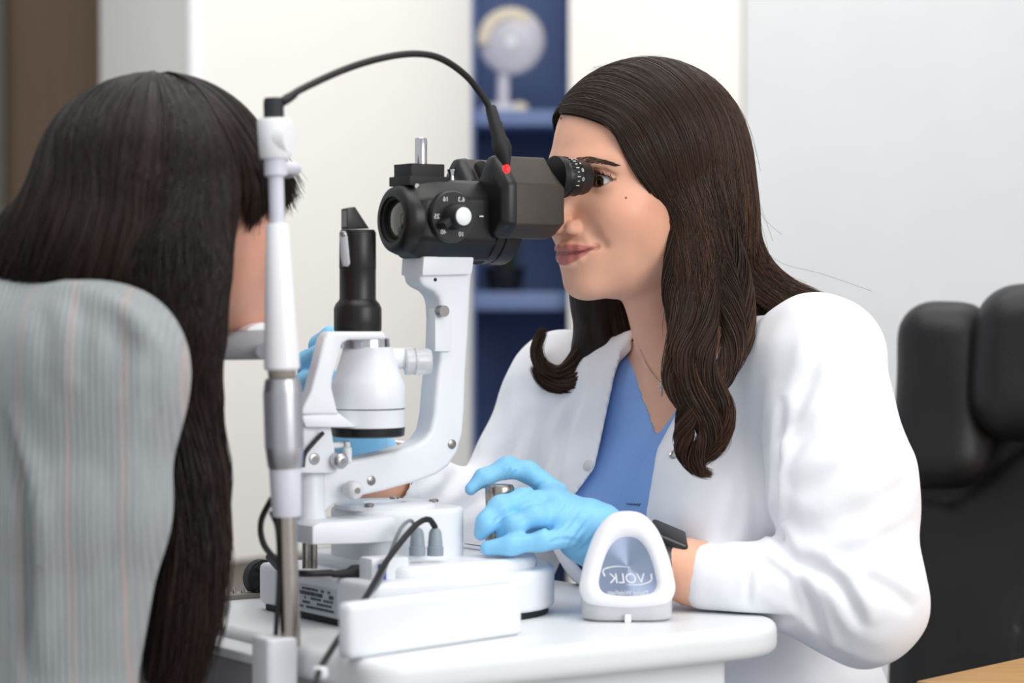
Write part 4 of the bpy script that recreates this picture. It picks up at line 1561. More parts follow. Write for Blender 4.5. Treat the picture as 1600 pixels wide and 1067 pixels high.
# eyes
for s in (1, -1):
    c = hl(.068, s * .031, 0)
    bm = bmesh.new()
    bmesh.ops.create_uvsphere(bm, u_segments=48, v_segments=32, radius=.0122 * HS)
    me = bpy.data.meshes.new('eye')
    bm.to_mesh(me)
    bm.free()
    co = np.array([v.co[:] for v in me.vertices])
    gz = (MH0.to_3x3() @ Vector((1, 0.10, 0.03))).normalized()
    ang = np.degrees(np.arccos(np.clip(co @ np.array(gz) / (.0122 * HS), -1, 1)))
    cc_ = np.tile(np.array(rgb(226, 220, 218)[:3]), (len(co), 1))
    cc_[ang < 29] = rgb(70, 50, 34)[:3]
    cc_[(ang > 25) & (ang < 30)] = rgb(38, 28, 22)[:3]
    cc_[ang < 12] = rgb(8, 7, 7)[:3]
    paint(me, cc_)
    me.vertices.foreach_set('co', (co + np.array(c)).astype(np.float32).ravel())
    link('eye', me, 'eyeball', doc, 180)
    # lashes and brow
    L_ = []
    for i in range(34):
        y = -.012 + .027 * i / 33
        t = max(1 - (y / .0150) ** 2, 0)
        z = .001 + .06 * y + .0068 * t
        x = .068 + math.sqrt(max(.0142 ** 2 - y * y - z * z, 1e-8)) if y < .0138 else .068 + .004
        b0 = Vector((x, s * (.031 + y), z))
        out = Vector((.0055, s * (.0012 + .10 * (y + .002)), .0022 + .001 * t))
        L_.append([hl(*b0), hl(*(b0 + out * .6)), hl(*(b0 + out + Vector((0, 0, .0022))))])
    strands('eyelashes', L_, 110, 'hair_dark', doc, npts=6, rad=.00022, seed=3 + s, jit=.0002, tail=.3, col=(.010, .007, .006), colv=.1)
    rgb_ = np.random.default_rng(9)
    pts = []
    for i in range(330):
        u = rgb_.uniform(0, 1)
        wv = rgb_.uniform(-1, 1)
        y = .012 + .040 * u
        zc = .0190 + .0050 * math.sin(u * 2.2) - .0085 * u * u
        h = .0046 * (1 - .75 * u ** 1.4) * min(1, .45 + 4 * u)
        z = zc + wv * h
        x = .0935 - .30 * max(y - .012, 0) - 6.0 * max(y - .018, 0) ** 2
        d = Vector((-.0022 * (.4 + u), s * (.0042 + .002 * u), .0028 * (1 - 1.25 * u) - .0012 * wv))
        pts.append((hl(x, s * y, z), hl(*(Vector((x, s * y, z)) + d))))
    # seat each brow hair on the skin
    if s == 1:
        bvh = BVHTree.FromPolygons([tuple(v) for v in vw], [tuple(p.vertices) for p in doc.data.polygons])
    G_ = []
    for a, b in pts:
        qa, na = bvh.find_nearest(a)[:2]
        qb, nb = bvh.find_nearest(b)[:2]
        G_.append([qa + na * .0001, (qa + qb) / 2 + na * .0005, qb + nb * .0004])
    bm_v, bm_q = [], []
    for g in G_:
        pp_ = spline(g, 4)
        for i, p in enumerate(pp_):
            r_ = .00022 * (1 - .7 * i / 3)
            for k in range(3):
                bm_v.append(p + r_ * np.array((math.cos(k * 2.1), 0.3, math.sin(k * 2.1))))
        b_ = len(bm_v) - 12
        for i in range(3):
            for k in range(3):
                bm_q.append((b_ + i * 3 + k, b_ + i * 3 + (k + 1) % 3, b_ + i * 3 + 3 + (k + 1) % 3, b_ + i * 3 + 3 + k))
    me = fast_mesh('eyebrow', np.array(bm_v), np.array(bm_q))
    paint(me, np.tile(np.array((.070, .040, .028)), (len(bm_v), 1)))
    link('eyebrow', me, 'hair_dark', doc)
# the small mole on the near cheek
ml = bvh.ray_cast(CAMP, (W(978, 309, 2.4) - CAMP).normalized())
if ml[0]:
    rev('mole', ml[0] - ml[1] * .0004, ml[1], [(.0013, 0), (.0011, .0006), (.0003, .0008)], 'brown_panel', doc, 12)

# coat
QF = W(1030, 690, 2.40)


def front(px, py):
    """where a pixel meets the upright plane through the breastbone: (across, height)"""
    p = W(px, py, QF.y) - QF
    return (p.x, p.z)


def creases(v, q, lines):
    """press cloth folds into a surface: a groove along each line with a soft roll beside it"""
    tree = BVHTree.FromPolygons([tuple(x) for x in v], [tuple(x) for x in q.tolist()])
    e1 = v[q[:, 2]] - v[q[:, 0]]
    e2 = v[q[:, 3]] - v[q[:, 1]]
    fnrm = np.cross(e1, e2)
    nr = np.stack([sum(np.bincount(q[:, c], fnrm[:, i], len(v)) for c in range(4)) for i in range(3)], 1)
    nr /= np.maximum(np.linalg.norm(nr, axis=1), 1e-12)[:, None]
    out = np.zeros(len(v))
    for pts, A_, sg in lines:
        hit = []
        for x, y in spline([(a, b, 0) for a, b in pts], 14)[:, :2]:
            h = tree.ray_cast(CAMP, ray(x, y).normalized())
            if h[0] is not None and (not hit or (h[0] - hit[-1]).length < .06):
                hit.append(h[0])
        if len(hit) < 3:
            continue
        H = np.array([tuple(h) for h in hit])
        box_ = ((v > H.min(0) - 4 * sg) & (v < H.max(0) + 4 * sg)).all(1)
        idx = np.nonzero(box_)[0]
        if not len(idx):
            continue
        P = v[idx]
        best = np.full(len(idx), 9.0)
        sgn = np.zeros(len(idx))
        tt = np.zeros(len(idx))
        for k in range(len(H) - 1):
            d = H[k + 1] - H[k]
            L2 = max(d @ d, 1e-12)
            t = np.clip(((P - H[k]) @ d) / L2, 0, 1)
            w = P - H[k] - t[:, None] * d
            dd = np.linalg.norm(w, axis=1)
            m = dd < best
            best[m] = dd[m]
            side_ = np.cross(np.broadcast_to(d, w.shape), w)
            sgn[m] = np.sign((side_ * nr[idx]).sum(1))[m]
            tt[m] = ((k + t) / (len(H) - 1))[m]
        fade = np.clip(np.minimum(tt, 1 - tt) * 5, 0, 1) ** .7
        x = best * sgn
        out[idx] += fade * A_ * (-np.exp(-(x / sg) ** 2) + .75 * np.exp(-((x - 1.9 * sg) / (1.2 * sg)) ** 2) + .35 * np.exp(-((x + 2.0 * sg) / (1.4 * sg)) ** 2))
    return v + nr * out[:, None]


lo = Vector((-.18, 2.14, .50))
hi = Vector((.50, 2.86, 1.13))
vc = Vol(lo, hi, 0.0030)
for p in torso(0):
    vc.add(p, .05)
# hollow it, then open the front
inner = Vol(lo, hi, 0.0030)
for p in torso(.011):
    inner.add(p, .05)
# sleeves
vc.add(cone(shL, shL * .45 + elL * .55, .064, .067), .022)
vc.add(cone(shL * .45 + elL * .55, elL, .067, .060), .02)
vc.add(cone(elL, wrL + (elL - wrL) * .09, .056, .034), .022)
vc.add(cone(shR, elR, .060, .066), .03)
vc.add(cone(elR, wrR + (elR - wrR) * .14, .060, .046), .03)
X, Y, Zz = vc.full()
vc.F += 0.0015 * ripple((X, Y, Zz), 21, 6, 35, 90, along=(0.2, -.1, -1)) + 0.0006 * ripple((X, Y, Zz), 22, 6, 110, 220, along=(.5, .2, -1))
# crumpled cloth inside the elbow and along the upper arm
for px_, py_, d_, rad_, amp_, al_ in ((1250, 900, 2.25, .07, .0026, (1, .0, -.9)), (1300, 980, 2.24, .08, .0022, (1, 0, -.5)), (1235, 740, 2.29, .07, .0022, (1, 0, .8)), (1330, 620, 2.31, .10, .0014, (.3, 0, -1)), (760, 760, 2.54, .10, .0024, (-1, 0, -.5)), (850, 650, 2.50, .10, .0018, (.2, 0, -1))):
    c_ = W(px_, py_, d_)
    m_ = np.exp(-((X - c_.x) ** 2 + (Y - c_.y) ** 2 + (Zz - c_.z) ** 2) / rad_ ** 2)
    vc.F += amp_ * m_ * (np.abs(ripple((X, Y, Zz), 60 + px_, 3, 60, 120, along=al_, squash=.15)) - .6)
vc.F = np.maximum(vc.F, -inner.F)
op = [(1002, 470), (990, 520), (966, 592), (944, 690), (932, 738), (900, 782), (862, 806), (836, 860), (800, 1000), (800, 1400), (1000, 1400), (1004, 1000), (1011, 800), (1028, 705), (1068, 630), (1120, 560), (1150, 490), (1140, 430), (1010, 430)]
vc.cut(poly_cut([front(*p) for p in op], QF, XA, Z, -XY, -.10), .002)
vc.cut(cone(N0 + Z * .02 - fb * .0, N0 + Z * .16 + fb * .02, .062, .085), .004)
vc.cut(cone(wrL + (elL - wrL) * .16, wrL - (elL - wrL) * .2, .0285, .029), .003)
vc.cut(cone(wrR + (elR - wrR) * .16, wrR - (elR - wrR) * .2, .039, .039), .003)
vc.cut(rbox(TABLE_C, TABLE_H, .004, (U, V, Z)), .002)
v_, q_ = surface_nets(vc.F, vc.ax)
v_ = relax(v_, q_, 3)
FOLDS = [([(1226, 620), (1214, 700), (1212, 780), (1222, 850), (1240, 888)], .0065, .0065),
         ([(1213, 740), (1250, 692), (1300, 640), (1340, 575)], .0036, .0075),
         ([(1214, 700), (1245, 640), (1272, 570), (1284, 500)], .0028, .008),
         ([(1225, 872), (1290, 878), (1350, 862), (1432, 815)], .0036, .008),
         ([(1236, 884), (1290, 896), (1322, 930), (1348, 985)], .0060, .0065),
         ([(1238, 888), (1268, 940), (1288, 1010)], .0042, .006),
         ([(1180, 872), (1230, 904), (1252, 965)], .0026, .006),
         ([(1172, 866), (1170, 905), (1168, 948)], .0016, .0035),
         ([(1392, 560), (1412, 660), (1416, 780)], .0022, .010),
         ([(1340, 900), (1395, 926), (1428, 955)], .0034, .007),
         ([(1290, 820), (1350, 800), (1430, 750)], .0022, .009),
         ([(1250, 780), (1310, 735), (1380, 700)], .0024, .009),
         ([(1192, 590), (1182, 700), (1188, 840)], .0030, .009),
         ([(1150, 740), (1140, 800), (1120, 850)], .0022, .008),
         ([(908, 600), (884, 680), (862, 765)], .0040, .008),
         ([(872, 610), (844, 680), (836, 770)], .0036, .008),
         ([(832, 640), (795, 715), (765, 800)], .0044, .009),
         ([(744, 700), (705, 755), (662, 792)], .0040, .008),
         ([(805, 740), (745, 782), (690, 806)], .0036, .008),
         ([(690, 735), (660, 752), (630, 770)], .0026, .007)]
v_ = creases(v_, q_, FOLDS)
me = fast_mesh('lab_coat', v_, q_)
coat = link('lab_coat', me, 'coat_cloth', doc)
coat['label'] = 'white lab coat worn open over the scrubs'
del inner

# scrubs with a V neck
vs = Vol(lo, Vector((.42, 2.80, 1.10)), 0.0034)
for p in torso(.014):
    vs.add(p, .05)
X, Y, Zz = vs.full()
vs.F += 0.0016 * ripple((X, Y, Zz), 31, 5, 40, 100, along=(.4, 0, -1))
vs.cut(poly_cut([front(*p) for p in ((985, 470), (993, 520), (1001, 572), (1013, 625), (1031, 684), (1068, 632), (1125, 575), (1175, 480), (1140, 430), (1000, 430))], QF, XA, Z, -XY, -.10), .002)
vs.cut(cone(N0 + Z * .0, N0 + Z * .16 + fb * .02, .060, .085), .004)
vs.cut(rbox(TABLE_C, TABLE_H, .004, (U, V, Z)), .002)
me, _ = vs.mesh('scrubs_top', 3)
scr = link('scrubs_top', me, 'scrubs_cloth', doc)
scr['label'] = 'blue V-neck scrubs top'
bv_c = None


def surf(ob, px, py):
    """first hit of the pixel's ray on an object built so far"""
    vs_ = [ob.matrix_basis @ v.co for v in ob.data.vertices]
    off_ = WLOC[ob.name] - ob.location
    t_ = BVHTree.FromPolygons([tuple(v + off_) for v in vs_], [tuple(p.vertices) for p in ob.data.polygons])
    return t_.ray_cast(CAMP, ray(px, py).normalized())


for x, y in ((919, 727), (1054, 710)):
    h = surf(coat, x, y)
    if h[0]:
        b_ = rev('snap_button', h[0] - h[1] * .001, h[1], [(.0058, 0), (.0058, .0015), (.0048, .0028), (.0035, .0022), (.001, .0022)] if x > 1000 else [(.0062, 0), (.0062, .0012), (.0045, .0026), (.001, .003)],
                 'snap_metal' if x > 1000 else 'clear_plastic', coat, 24)
h = surf(scr, 990, 788)
if h[0]:
    xd = Vector((h[1].y, -h[1].x, 0)).normalized()
    xd = xd if xd.x > 0 else -xd
    tube('embroidery', [h[0] + h[1] * .0006 + xd * (.0013 * i - .010) + Z * (.0008 * math.sin(i * 2.3) * (1 if i < 12 else 2)) for i in range(16)], .00035, 'print_dark', scr, 60, 5)
# necklace
nk = []
for x, y in ((1000, 545), (1012, 570), (1024, 588), (1034, 596), (1046, 585), (1056, 560)):
    h = bvh.ray_cast(CAMP, ray(x, y).normalized())
    if h[0]:
        nk.append(h[0] + h[1] * .0008)
if len(nk) > 3:
    nck = tube('necklace', nk, .0004, 'necklace_silver', doc, 40, 6)
    h = bvh.ray_cast(CAMP, ray(1034, 600).normalized())
    c = h[0] + h[1] * .0015
    box('cross_pendant', c - Z * .005, (.0009, .0006, .0070), 'necklace_silver', nck, (lb, fb, Z), .0003)
    box('cross_pendant', c - Z * .0025, (.0038, .0006, .0009), 'necklace_silver', nck, (lb, fb, Z), .0003)
    rev('pendant_stone', c + Z * .0045, h[1], [(.0016, -.0008), (.0018, 0), (.001, .0008)], 'chrome', nck, 12)

# trousers and shoes, below the frame
vt = Vol(Vector((-.25, 1.95, 0)), Vector((.55, 2.85, .64)), .008)
vt.add(ell(Cp - Z * .03, (.17, .14, .12), Rb), .03)
for s in (-1, 1):
    hp = Cp + lb * (s * .09) - Z * .06
    kn2 = hp + fb * .25 + lb * (s * .04)
    ft = Vector((kn2.x, kn2.y, .06)) - fb * .15
    vt.add(cone(hp, kn2, .085, .06), .03)
    vt.add(cone(kn2, ft + Z * .04, .06, .045), .02)
me, _ = vt.mesh('trousers', 2)
link('trousers', me, 'scrubs_cloth', doc)
for s in (-1, 1):
    kn2 = Cp + lb * (s * .13) + fb * .10
    vt = Vol(Vector((kn2.x - .25, kn2.y - .25, -.01)), Vector((kn2.x + .25, kn2.y + .25, .16)), .006)
    f0 = Vector((kn2.x, kn2.y, .035))
    vt.add([cone(f0 - fb * .05, f0 + fb * .13, .036, .032)])
    vt.add(cone(f0, f0 + Z * .05, .036, .04), .02)
    vt.cut(rbox((f0.x, f0.y, -.05), (.4, .4, .052), .001, (XA, XY, Z)))
    me, _ = vt.mesh('shoe', 2)
    link('shoe', me, 'print_white', doc)

# ---- gloves
def glove(name, fingers, palm, lo, hi, cuff, h=.0014, wr=.00045, seed=2, lines=()):
    v = Vol(lo, hi, h)
    for p, k in palm:
        v.add(p, k)
    for pts, rs in fingers:
        v.add(chain([W(*q) for q in pts], rs), .006)
    if cuff:
        v.cut(cuff, .002)
    X, Y, Zz = v.full()
    v.F += wr * ripple((X, Y, Zz), seed, 6, 150, 420, along=(.5, 0, 1)) + wr * 1.2 * ripple((X, Y, Zz), seed + 1, 5, 60, 160)
    gv, gq = surface_nets(v.F, v.ax)
    gv = creases(relax(gv, gq, 1), gq, lines)
    return link(name, fast_mesh(name, gv, gq), 'glove_nitrile', doc)


fL = [  # index, middle, ring, little, thumb; (px, py, depth)
    ([(868, 772, 2.335), (826, 738, 2.340), (792, 731, 2.335), (757, 746, 2.325), (736, 764, 2.320)], [.0115, .0108, .0100, .0088, .0066]),
    ([(866, 788, 2.310), (818, 783, 2.295), (782, 793, 2.280), (760, 817, 2.272), (752, 832, 2.275)], [.0120, .0112, .0104, .0098, .0078]),
    ([(874, 808, 2.290), (835, 806, 2.275), (806, 821, 2.270), (788, 836, 2.278)], [.0115, .0108, .0096, .0082]),
    ([(890, 838, 2.272), (850, 845, 2.262), (800, 852, 2.260), (762, 856, 2.262)], [.0105, .0095, .0086, .0070]),
    ([(890, 812, 2.340), (845, 820, 2.352), (812, 815, 2.350), (792, 806, 2.343)], [.0130, .0115, .0100, .0085]),
]
pL = [(cone(W(862, 782, 2.322), W(915, 828, 2.315), .014, .022), .02), (cone(W(872, 812, 2.288), W(920, 838, 2.296), .014, .020), .02),
      (cone(W(870, 795, 2.305), W(925, 832, 2.304), .016, .024), .02), (cone(W(925, 832, 2.304), W(985, 862, 2.312), .024, .026), .02), (cone(W(985, 862, 2.312), W(1035, 880, 2.316), .027, .029), .012)]
lo_, hi_ = W(715, 900, 2.22), W(1065, 700, 2.40)
gl = glove('glove', fL, pL, Vector((min(lo_.x, -.06), 2.22, .80)), Vector((.18, 2.39, .96)), cone(W(1036, 881, 2.316), W(1110, 900, 2.32), .031, .034),
           lines=[([(836, 826), (858, 796), (876, 770)], .0010, .0018), ([(850, 836), (876, 804), (892, 780)], .0012, .0018), ([(868, 846), (894, 812), (908, 792)], .0012, .0018),
                  ([(886, 856), (912, 822), (926, 804)], .0012, .0018), ([(900, 866), (930, 838), (942, 818)], .0014, .0020), ([(856, 848), (880, 842), (905, 846)], .0010, .0018),
                  ([(784, 752), (792, 742), (798, 730)], .0012, .0016), ([(790, 754), (798, 744), (806, 734)], .0010, .0014), ([(772, 816), (782, 806), (790, 796)], .0012, .0016),
                  ([(778, 820), (788, 810), (798, 800)], .0010, .0014), ([(828, 772), (840, 760), (852, 752)], .0010, .0020), ([(920, 860), (940, 846), (950, 828)], .0014, .0022)])
gl['label'] = 'light blue glove on the joystick hand'
# far hand on the tower's far side
fR = [
    ([(520, 606, 2.41), (496, 572, 2.395), (500, 540, 2.375), (516, 524, 2.36)], [.0120, .0112, .0104, .0090]),
    ([(518, 622, 2.40), (484, 594, 2.375), (482, 566, 2.350), (500, 552, 2.335)], [.0120, .0115, .0108, .0095]),
    ([(520, 640, 2.39), (482, 622, 2.360), (476, 598, 2.335), (494, 590, 2.320)], [.0118, .0110, .0102, .0090]),
    ([(528, 656, 2.385), (498, 646, 2.355), (488, 630, 2.330), (500, 622, 2.318)], [.0108, .0100, .0092, .0080]),
    ([(560, 640, 2.43), (575, 600, 2.41), (570, 570, 2.38)], [.0125, .0110, .0090]),
]
pR = [(cone(W(515, 612, 2.41), W(545, 670, 2.445), .020, .024), .02), (cone(W(520, 640, 2.40), W(555, 685, 2.44), .020, .026), .02), (cone(W(550, 682, 2.445), W(586, 730, 2.495), .030, .034), .02)]
lo_ = W(455, 790, 2.30)
g2 = glove('glove', fR, pR, Vector((-.23, 2.27, .88)), Vector((-.09, 2.53, 1.08)), cone(W(596, 740, 2.505), W(640, 772, 2.55), .040, .045), .0018, seed=12)
g2['label'] = 'light blue glove behind the lamp tower'
# watch on the near wrist
wd = (wrL - hnL).normalized()
wc_ = W(1024, 876, 2.316)
we = frame(wd)
rev('watch_strap', wc_ - wd * .010, wd, [(.0300, 0), (.0312, .001), (.0312, .019), (.0300, .020)], 'watch_black', doc, 40)
wn = (Z * .85 + Vector((0.25, -.35, 0))).normalized()
wn = (wn - wd * wn.dot(wd)).normalized()
ws = wd.cross(wn)
box('watch_case', wc_ + wn * .030, (.018, .016, .0042), 'watch_black', doc, (wd, ws, wn), .0038, 3)

# ------------------------------------------------------------------ examiner's hair
RH = [tuple((MH.to_3x3() @ Vector(e)).normalized()) for e in ((1, 0, 0), (0, 1, 0), (0, 0, 1))]
hull = [ell(hl(-.010, 0, .026), (.106, .088, .090), RH), ell(hl(-.045, 0, -.03), (.072, .084, .112), RH)]
nearlock = chain([W(1082, 330, 2.415), W(1088, 420, 2.400), W(1090, 500, 2.375), W(1092, 570, 2.345), W(1092, 640, 2.335), W(1092, 695, 2.335), W(1088, 728, 2.338)],
                 [.030, .028, .023, .015, .010, .007, .004])
backlock = chain([W(1115, 340, 2.48), W(1145, 420, 2.50), W(1195, 462, 2.50), W(1255, 484, 2.47), W(1310, 497, 2.45)], [.032, .030, .022, .014, .006])
farlock = chain([W(915, 400, 2.57), W(935, 470, 2.56), W(935, 540, 2.55), W(905, 590, 2.545), W(868, 598, 2.545), W(845, 572, 2.545)], [.026, .028, .026, .019, .014, .009])


def hair_core(name, prims, m, lo, hi, carve=None, h=.003, k=.02):
    v = Vol(lo, hi, h)
    for p in prims:
        v.add(p, k)
    if carve:
        X, Y, Zz = v.full()
        v.F = np.maximum(v.F, -carve(X, Y, Zz))
    v.F += .003
    X, Y, Zz = v.full()
    v.F += .0011 * ripple((X, Y, Zz), 8, 8, 180, 420, along=(0.1, 0, 1), squash=.12)
    me, _ = v.mesh(name, 1)
    return link(name, me, m, doc if 'patient' not in m else pat)


mi = np.array(MHi)


def carve_face(X, Y, Zz):
    lx = mi[0, 0] * X + mi[0, 1] * Y + mi[0, 2] * Zz + mi[0, 3]
    ly = mi[1, 0] * X + mi[1, 1] * Y + mi[1, 2] * Zz + mi[1, 3]
    lz = mi[2, 0] * X + mi[2, 1] * Y + mi[2, 2] * Zz + mi[2, 3]
    return (0.040 + .62 * np.minimum(lz, .07) + .10 * np.maximum(lz - .07, 0) - lx) * .85


a_ = HC
core = hair_core('hair_base', hull + nearlock + backlock, 'hair_core', Vector((a_.x - .16, a_.y - .20, a_.z - .34)), Vector((a_.x + .30, a_.y + .20, a_.z + .15)), carve_face)
allhull = hull + nearlock + backlock


def pg(pts):
    return [W(*p) for p in pts]


near_guides = [
    pg([(889, 182, 2.42), (930, 187, 2.385), (962, 202, 2.375), (982, 238, 2.372), (1004, 274, 2.372), (1028, 306, 2.374), (1044, 345, 2.376), (1048, 400, 2.376), (1043, 455, 2.37), (1046, 510, 2.355), (1060, 560, 2.33)]),
    pg([(893, 172, 2.43), (940, 168, 2.39), (985, 192, 2.375), (1012, 238, 2.37), (1038, 288, 2.37), (1060, 345, 2.372), (1064, 410, 2.37), (1058, 470, 2.36), (1062, 525, 2.34)]),
    pg([(900, 155, 2.44), (955, 150, 2.4), (1010, 182, 2.38), (1045, 240, 2.375), (1070, 305, 2.37), (1085, 370, 2.37), (1082, 440, 2.365), (1076, 500, 2.345), (1092, 560, 2.318)]),
    pg([(908, 138, 2.46), (970, 128, 2.42), (1035, 160, 2.39), (1078, 225, 2.38), (1102, 300, 2.378), (1112, 380, 2.375), (1106, 450, 2.365), (1100, 515, 2.345)]),
    pg([(915, 122, 2.49), (985, 110, 2.45), (1058, 140, 2.41), (1108, 205, 2.395), (1132, 285, 2.39), (1142, 370, 2.39), (1138, 445, 2.38), (1132, 510, 2.36)]),
]
back_guides = [
    pg([(918, 116, 2.52), (995, 102, 2.47), (1075, 135, 2.43), (1128, 205, 2.42), (1150, 290, 2.42), (1160, 380, 2.42), (1158, 450, 2.42), (1160, 520, 2.40)]),
    pg([(922, 110, 2.55), (1005, 98, 2.50), (1090, 135, 2.45), (1142, 212, 2.44), (1160, 300, 2.45), (1172, 380, 2.46), (1190, 435, 2.47), (1235, 470, 2.455), (1300, 492, 2.44)]),
    pg([(925, 106, 2.58), (1015, 97, 2.53), (1100, 140, 2.49), (1150, 220, 2.48), (1166, 310, 2.49), (1182, 385, 2.50), (1210, 430, 2.50), (1270, 458, 2.48), (1345, 496, 2.455)]),
]
tp = [  # far side of the parting
    pg([(889, 180, 2.425), (868, 182, 2.45), (853, 195, 2.48), (847, 225, 2.51), (850, 262, 2.55)]),
    pg([(898, 155, 2.45), (872, 160, 2.48), (854, 176, 2.51), (848, 205, 2.545), (852, 250, 2.58)]),
    pg([(912, 128, 2.48), (885, 132, 2.51), (862, 155, 2.55), (855, 190, 2.58), (860, 240, 2.61)]),
    pg([(930, 106, 2.53), (905, 112, 2.56), (880, 135, 2.59), (870, 175, 2.61), (875, 230, 2.63)]),
]
hc_, hh_ = (.0165, .0090, .0062), (.150, .072, .040)
strands('hair', near_guides + back_guides[:1], 5000, 'hair_dark', doc, allhull, (-.001, .0045), 36, .00046, 1, .0036, .004, 1.2, hc_, .8, .35, [(0, 1), (.6, .9), (.8, .5), (1, .2)], .0015, hh_, wstart=.6, ncl=60)
LK = [
    (pg([(1056, 360, 2.385), (1052, 440, 2.375), (1060, 500, 2.350), (1056, 545, 2.335), (1051, 582, 2.325), (1058, 610, 2.318), (1072, 632, 2.314), (1094, 656, 2.312), (1104, 684, 2.314), (1090, 708, 2.318), (1074, 712, 2.322)]), [.006, .010, .012, .011, .010, .010, .009, .007, .003], 7.0),
    (pg([(1070, 360, 2.385), (1072, 440, 2.372), (1076, 500, 2.345), (1066, 552, 2.325), (1078, 600, 2.312), (1104, 636, 2.308), (1124, 664, 2.308), (1128, 692, 2.312), (1108, 718, 2.318)]), [.006, .010, .013, .012, .011, .010, .008, .003], 6.0),
    (pg([(1098, 360, 2.385), (1100, 440, 2.372), (1104, 500, 2.345), (1098, 555, 2.322), (1110, 600, 2.31), (1132, 632, 2.306), (1134, 668, 2.308), (1114, 702, 2.312), (1088, 728, 2.318), (1106, 742, 2.322)]), [.006, .010, .013, .012, .012, .010, .008, .006, .002], 8.0),
    (pg([(1124, 360, 2.39), (1134, 430, 2.38), (1144, 490, 2.358), (1146, 540, 2.34), (1130, 588, 2.325), (1112, 616, 2.316), (1122, 652, 2.312), (1138, 682, 2.316)]), [.006, .011, .013, .012, .011, .009, .003], -7.0),
    (pg([(1144, 360, 2.40), (1158, 430, 2.395), (1164, 490, 2.375), (1160, 535, 2.36), (1142, 575, 2.345), (1128, 606, 2.335)]), [.006, .010, .011, .010, .008, .003], 5.0),
    (pg([(1062, 560, 2.325), (1078, 612, 2.315), (1074, 650, 2.312), (1068, 685, 2.314), (1074, 716, 2.318), (1092, 736, 2.32), (1112, 741, 2.322)]), [.004, .008, .010, .010, .009, .006, .002], 9.0),
    (pg([(1090, 590, 2.312), (1112, 640, 2.306), (1108, 680, 2.308), (1092, 712, 2.312), (1096, 742, 2.318)]), [.004, .009, .010, .008, .002], -6.0),
]
strands('hair', None, 3000, 'hair_dark', doc, None, (0, 0), 40, .00046, 11, .0012, .0, 1, hc_, 1.0, .10, None, .0012, hh_, locks=LK, ncl=60)
strands('hair', back_guides, 1900, 'hair_dark', doc, allhull, (-.001, .005), 30, .00046, 2, .0045, .003, 1.2, hc_, 1.0, .25, [(0, 1), (.6, .9), (.8, .5), (1, .2)], .003, hh_, wstart=.6)
strands('hair', tp, 700, 'hair_dark', doc, allhull, (-.001, .004), 20, .0006, 3, .003, 0, 1, hc_, .6, .1, None, 0, hh_)
far_g = [
    pg([(905, 380, 2.60), (925, 440, 2.56), (918, 500, 2.545), (900, 545, 2.535), (868, 560, 2.53), (848, 535, 2.53), (850, 512, 2.535)]),
    pg([(915, 380, 2.60), (940, 450, 2.56), (940, 520, 2.54), (915, 575, 2.53), (870, 590, 2.525), (838, 568, 2.53), (836, 535, 2.535)]),
    pg([(930, 380, 2.60), (958, 450, 2.56), (962, 520, 2.535), (945, 580, 2.53), (900, 608, 2.525), (855, 602, 2.53), (838, 580, 2.535)]),
    pg([(945, 390, 2.60), (972, 460, 2.55), (975, 520, 2.53), (962, 575, 2.525), (935, 602, 2.525), (900, 615, 2.53)]),
]
hair_core('hair_base', farlock[:3], 'hair_core', Vector((a_.x - .16, a_.y - .05, a_.z - .30)), Vector((a_.x + .1, a_.y + .25, a_.z + .02)))
FK = [
    (pg([(915, 380, 2.60), (926, 450, 2.565), (922, 515, 2.545), (906, 558, 2.535), (876, 584, 2.53), (848, 574, 2.53), (838, 545, 2.535), (850, 514, 2.54)]), [.010, .014, .014, .012, .010, .008, .006, .003], 4.0),
    (pg([(932, 380, 2.60), (946, 460, 2.56), (946, 528, 2.54), (926, 578, 2.53), (888, 602, 2.525), (852, 598, 2.53), (834, 572, 2.535)]), [.010, .015, .015, .013, .011, .007, .003], 5.0),
    (pg([(950, 380, 2.60), (966, 460, 2.555), (967, 528, 2.535), (950, 578, 2.53), (915, 604, 2.525), (882, 612, 2.53)]), [.010, .013, .013, .012, .009, .003], -4.0),
]
strands('hair', None, 1900, 'hair_dark', doc, None, (0, 0), 32, .0005, 4, .0012, .0, 1.0, hc_, 1.0, .10, None, .0010, (.15, .08, .048), locks=FK)
# loose flyaway hairs
rgf = np.random.default_rng(77)
fly = []
for i in range(70):
    g = near_guides[rgf.integers(1, 5)] if i % 2 else back_guides[rgf.integers(0, 3)]
    g = [Vector(p) for p in g]
    k0 = rgf.integers(0, len(g) - 3)
    k1 = min(k0 + rgf.integers(3, 6), len(g))
    o1 = Vector(rgf.normal(size=3)) * .006 + Vector((.004, -.004, .006))
    fly.append([p + o1 * (j / 2.0) for j, p in enumerate(g[k0:k1])])
vs_l = []
for j, g in enumerate(fly):
    vs_l.append(g)
bmv, bmq, off_ = [], [], 0
for g in vs_l:
    q = spline(g, 16)
    for i, p in enumerate(q):
        for k in range(3):
            bmv.append(p + .00016 * np.array((math.cos(k * 2.1), .4, math.sin(k * 2.1))))
    for i in range(15):
        for k in range(3):
            bmq.append((off_ + i * 3 + k, off_ + i * 3 + (k + 1) % 3, off_ + i * 3 + 3 + (k + 1) % 3, off_ + i * 3 + 3 + k))
    off_ += 48
me = fast_mesh('flyaway_hair', np.array(bmv), np.array(bmq))
paint(me, np.tile(np.array((.03, .018, .012)), (len(bmv), 1)))
link('flyaway_hair', me, 'hair_dark', doc)

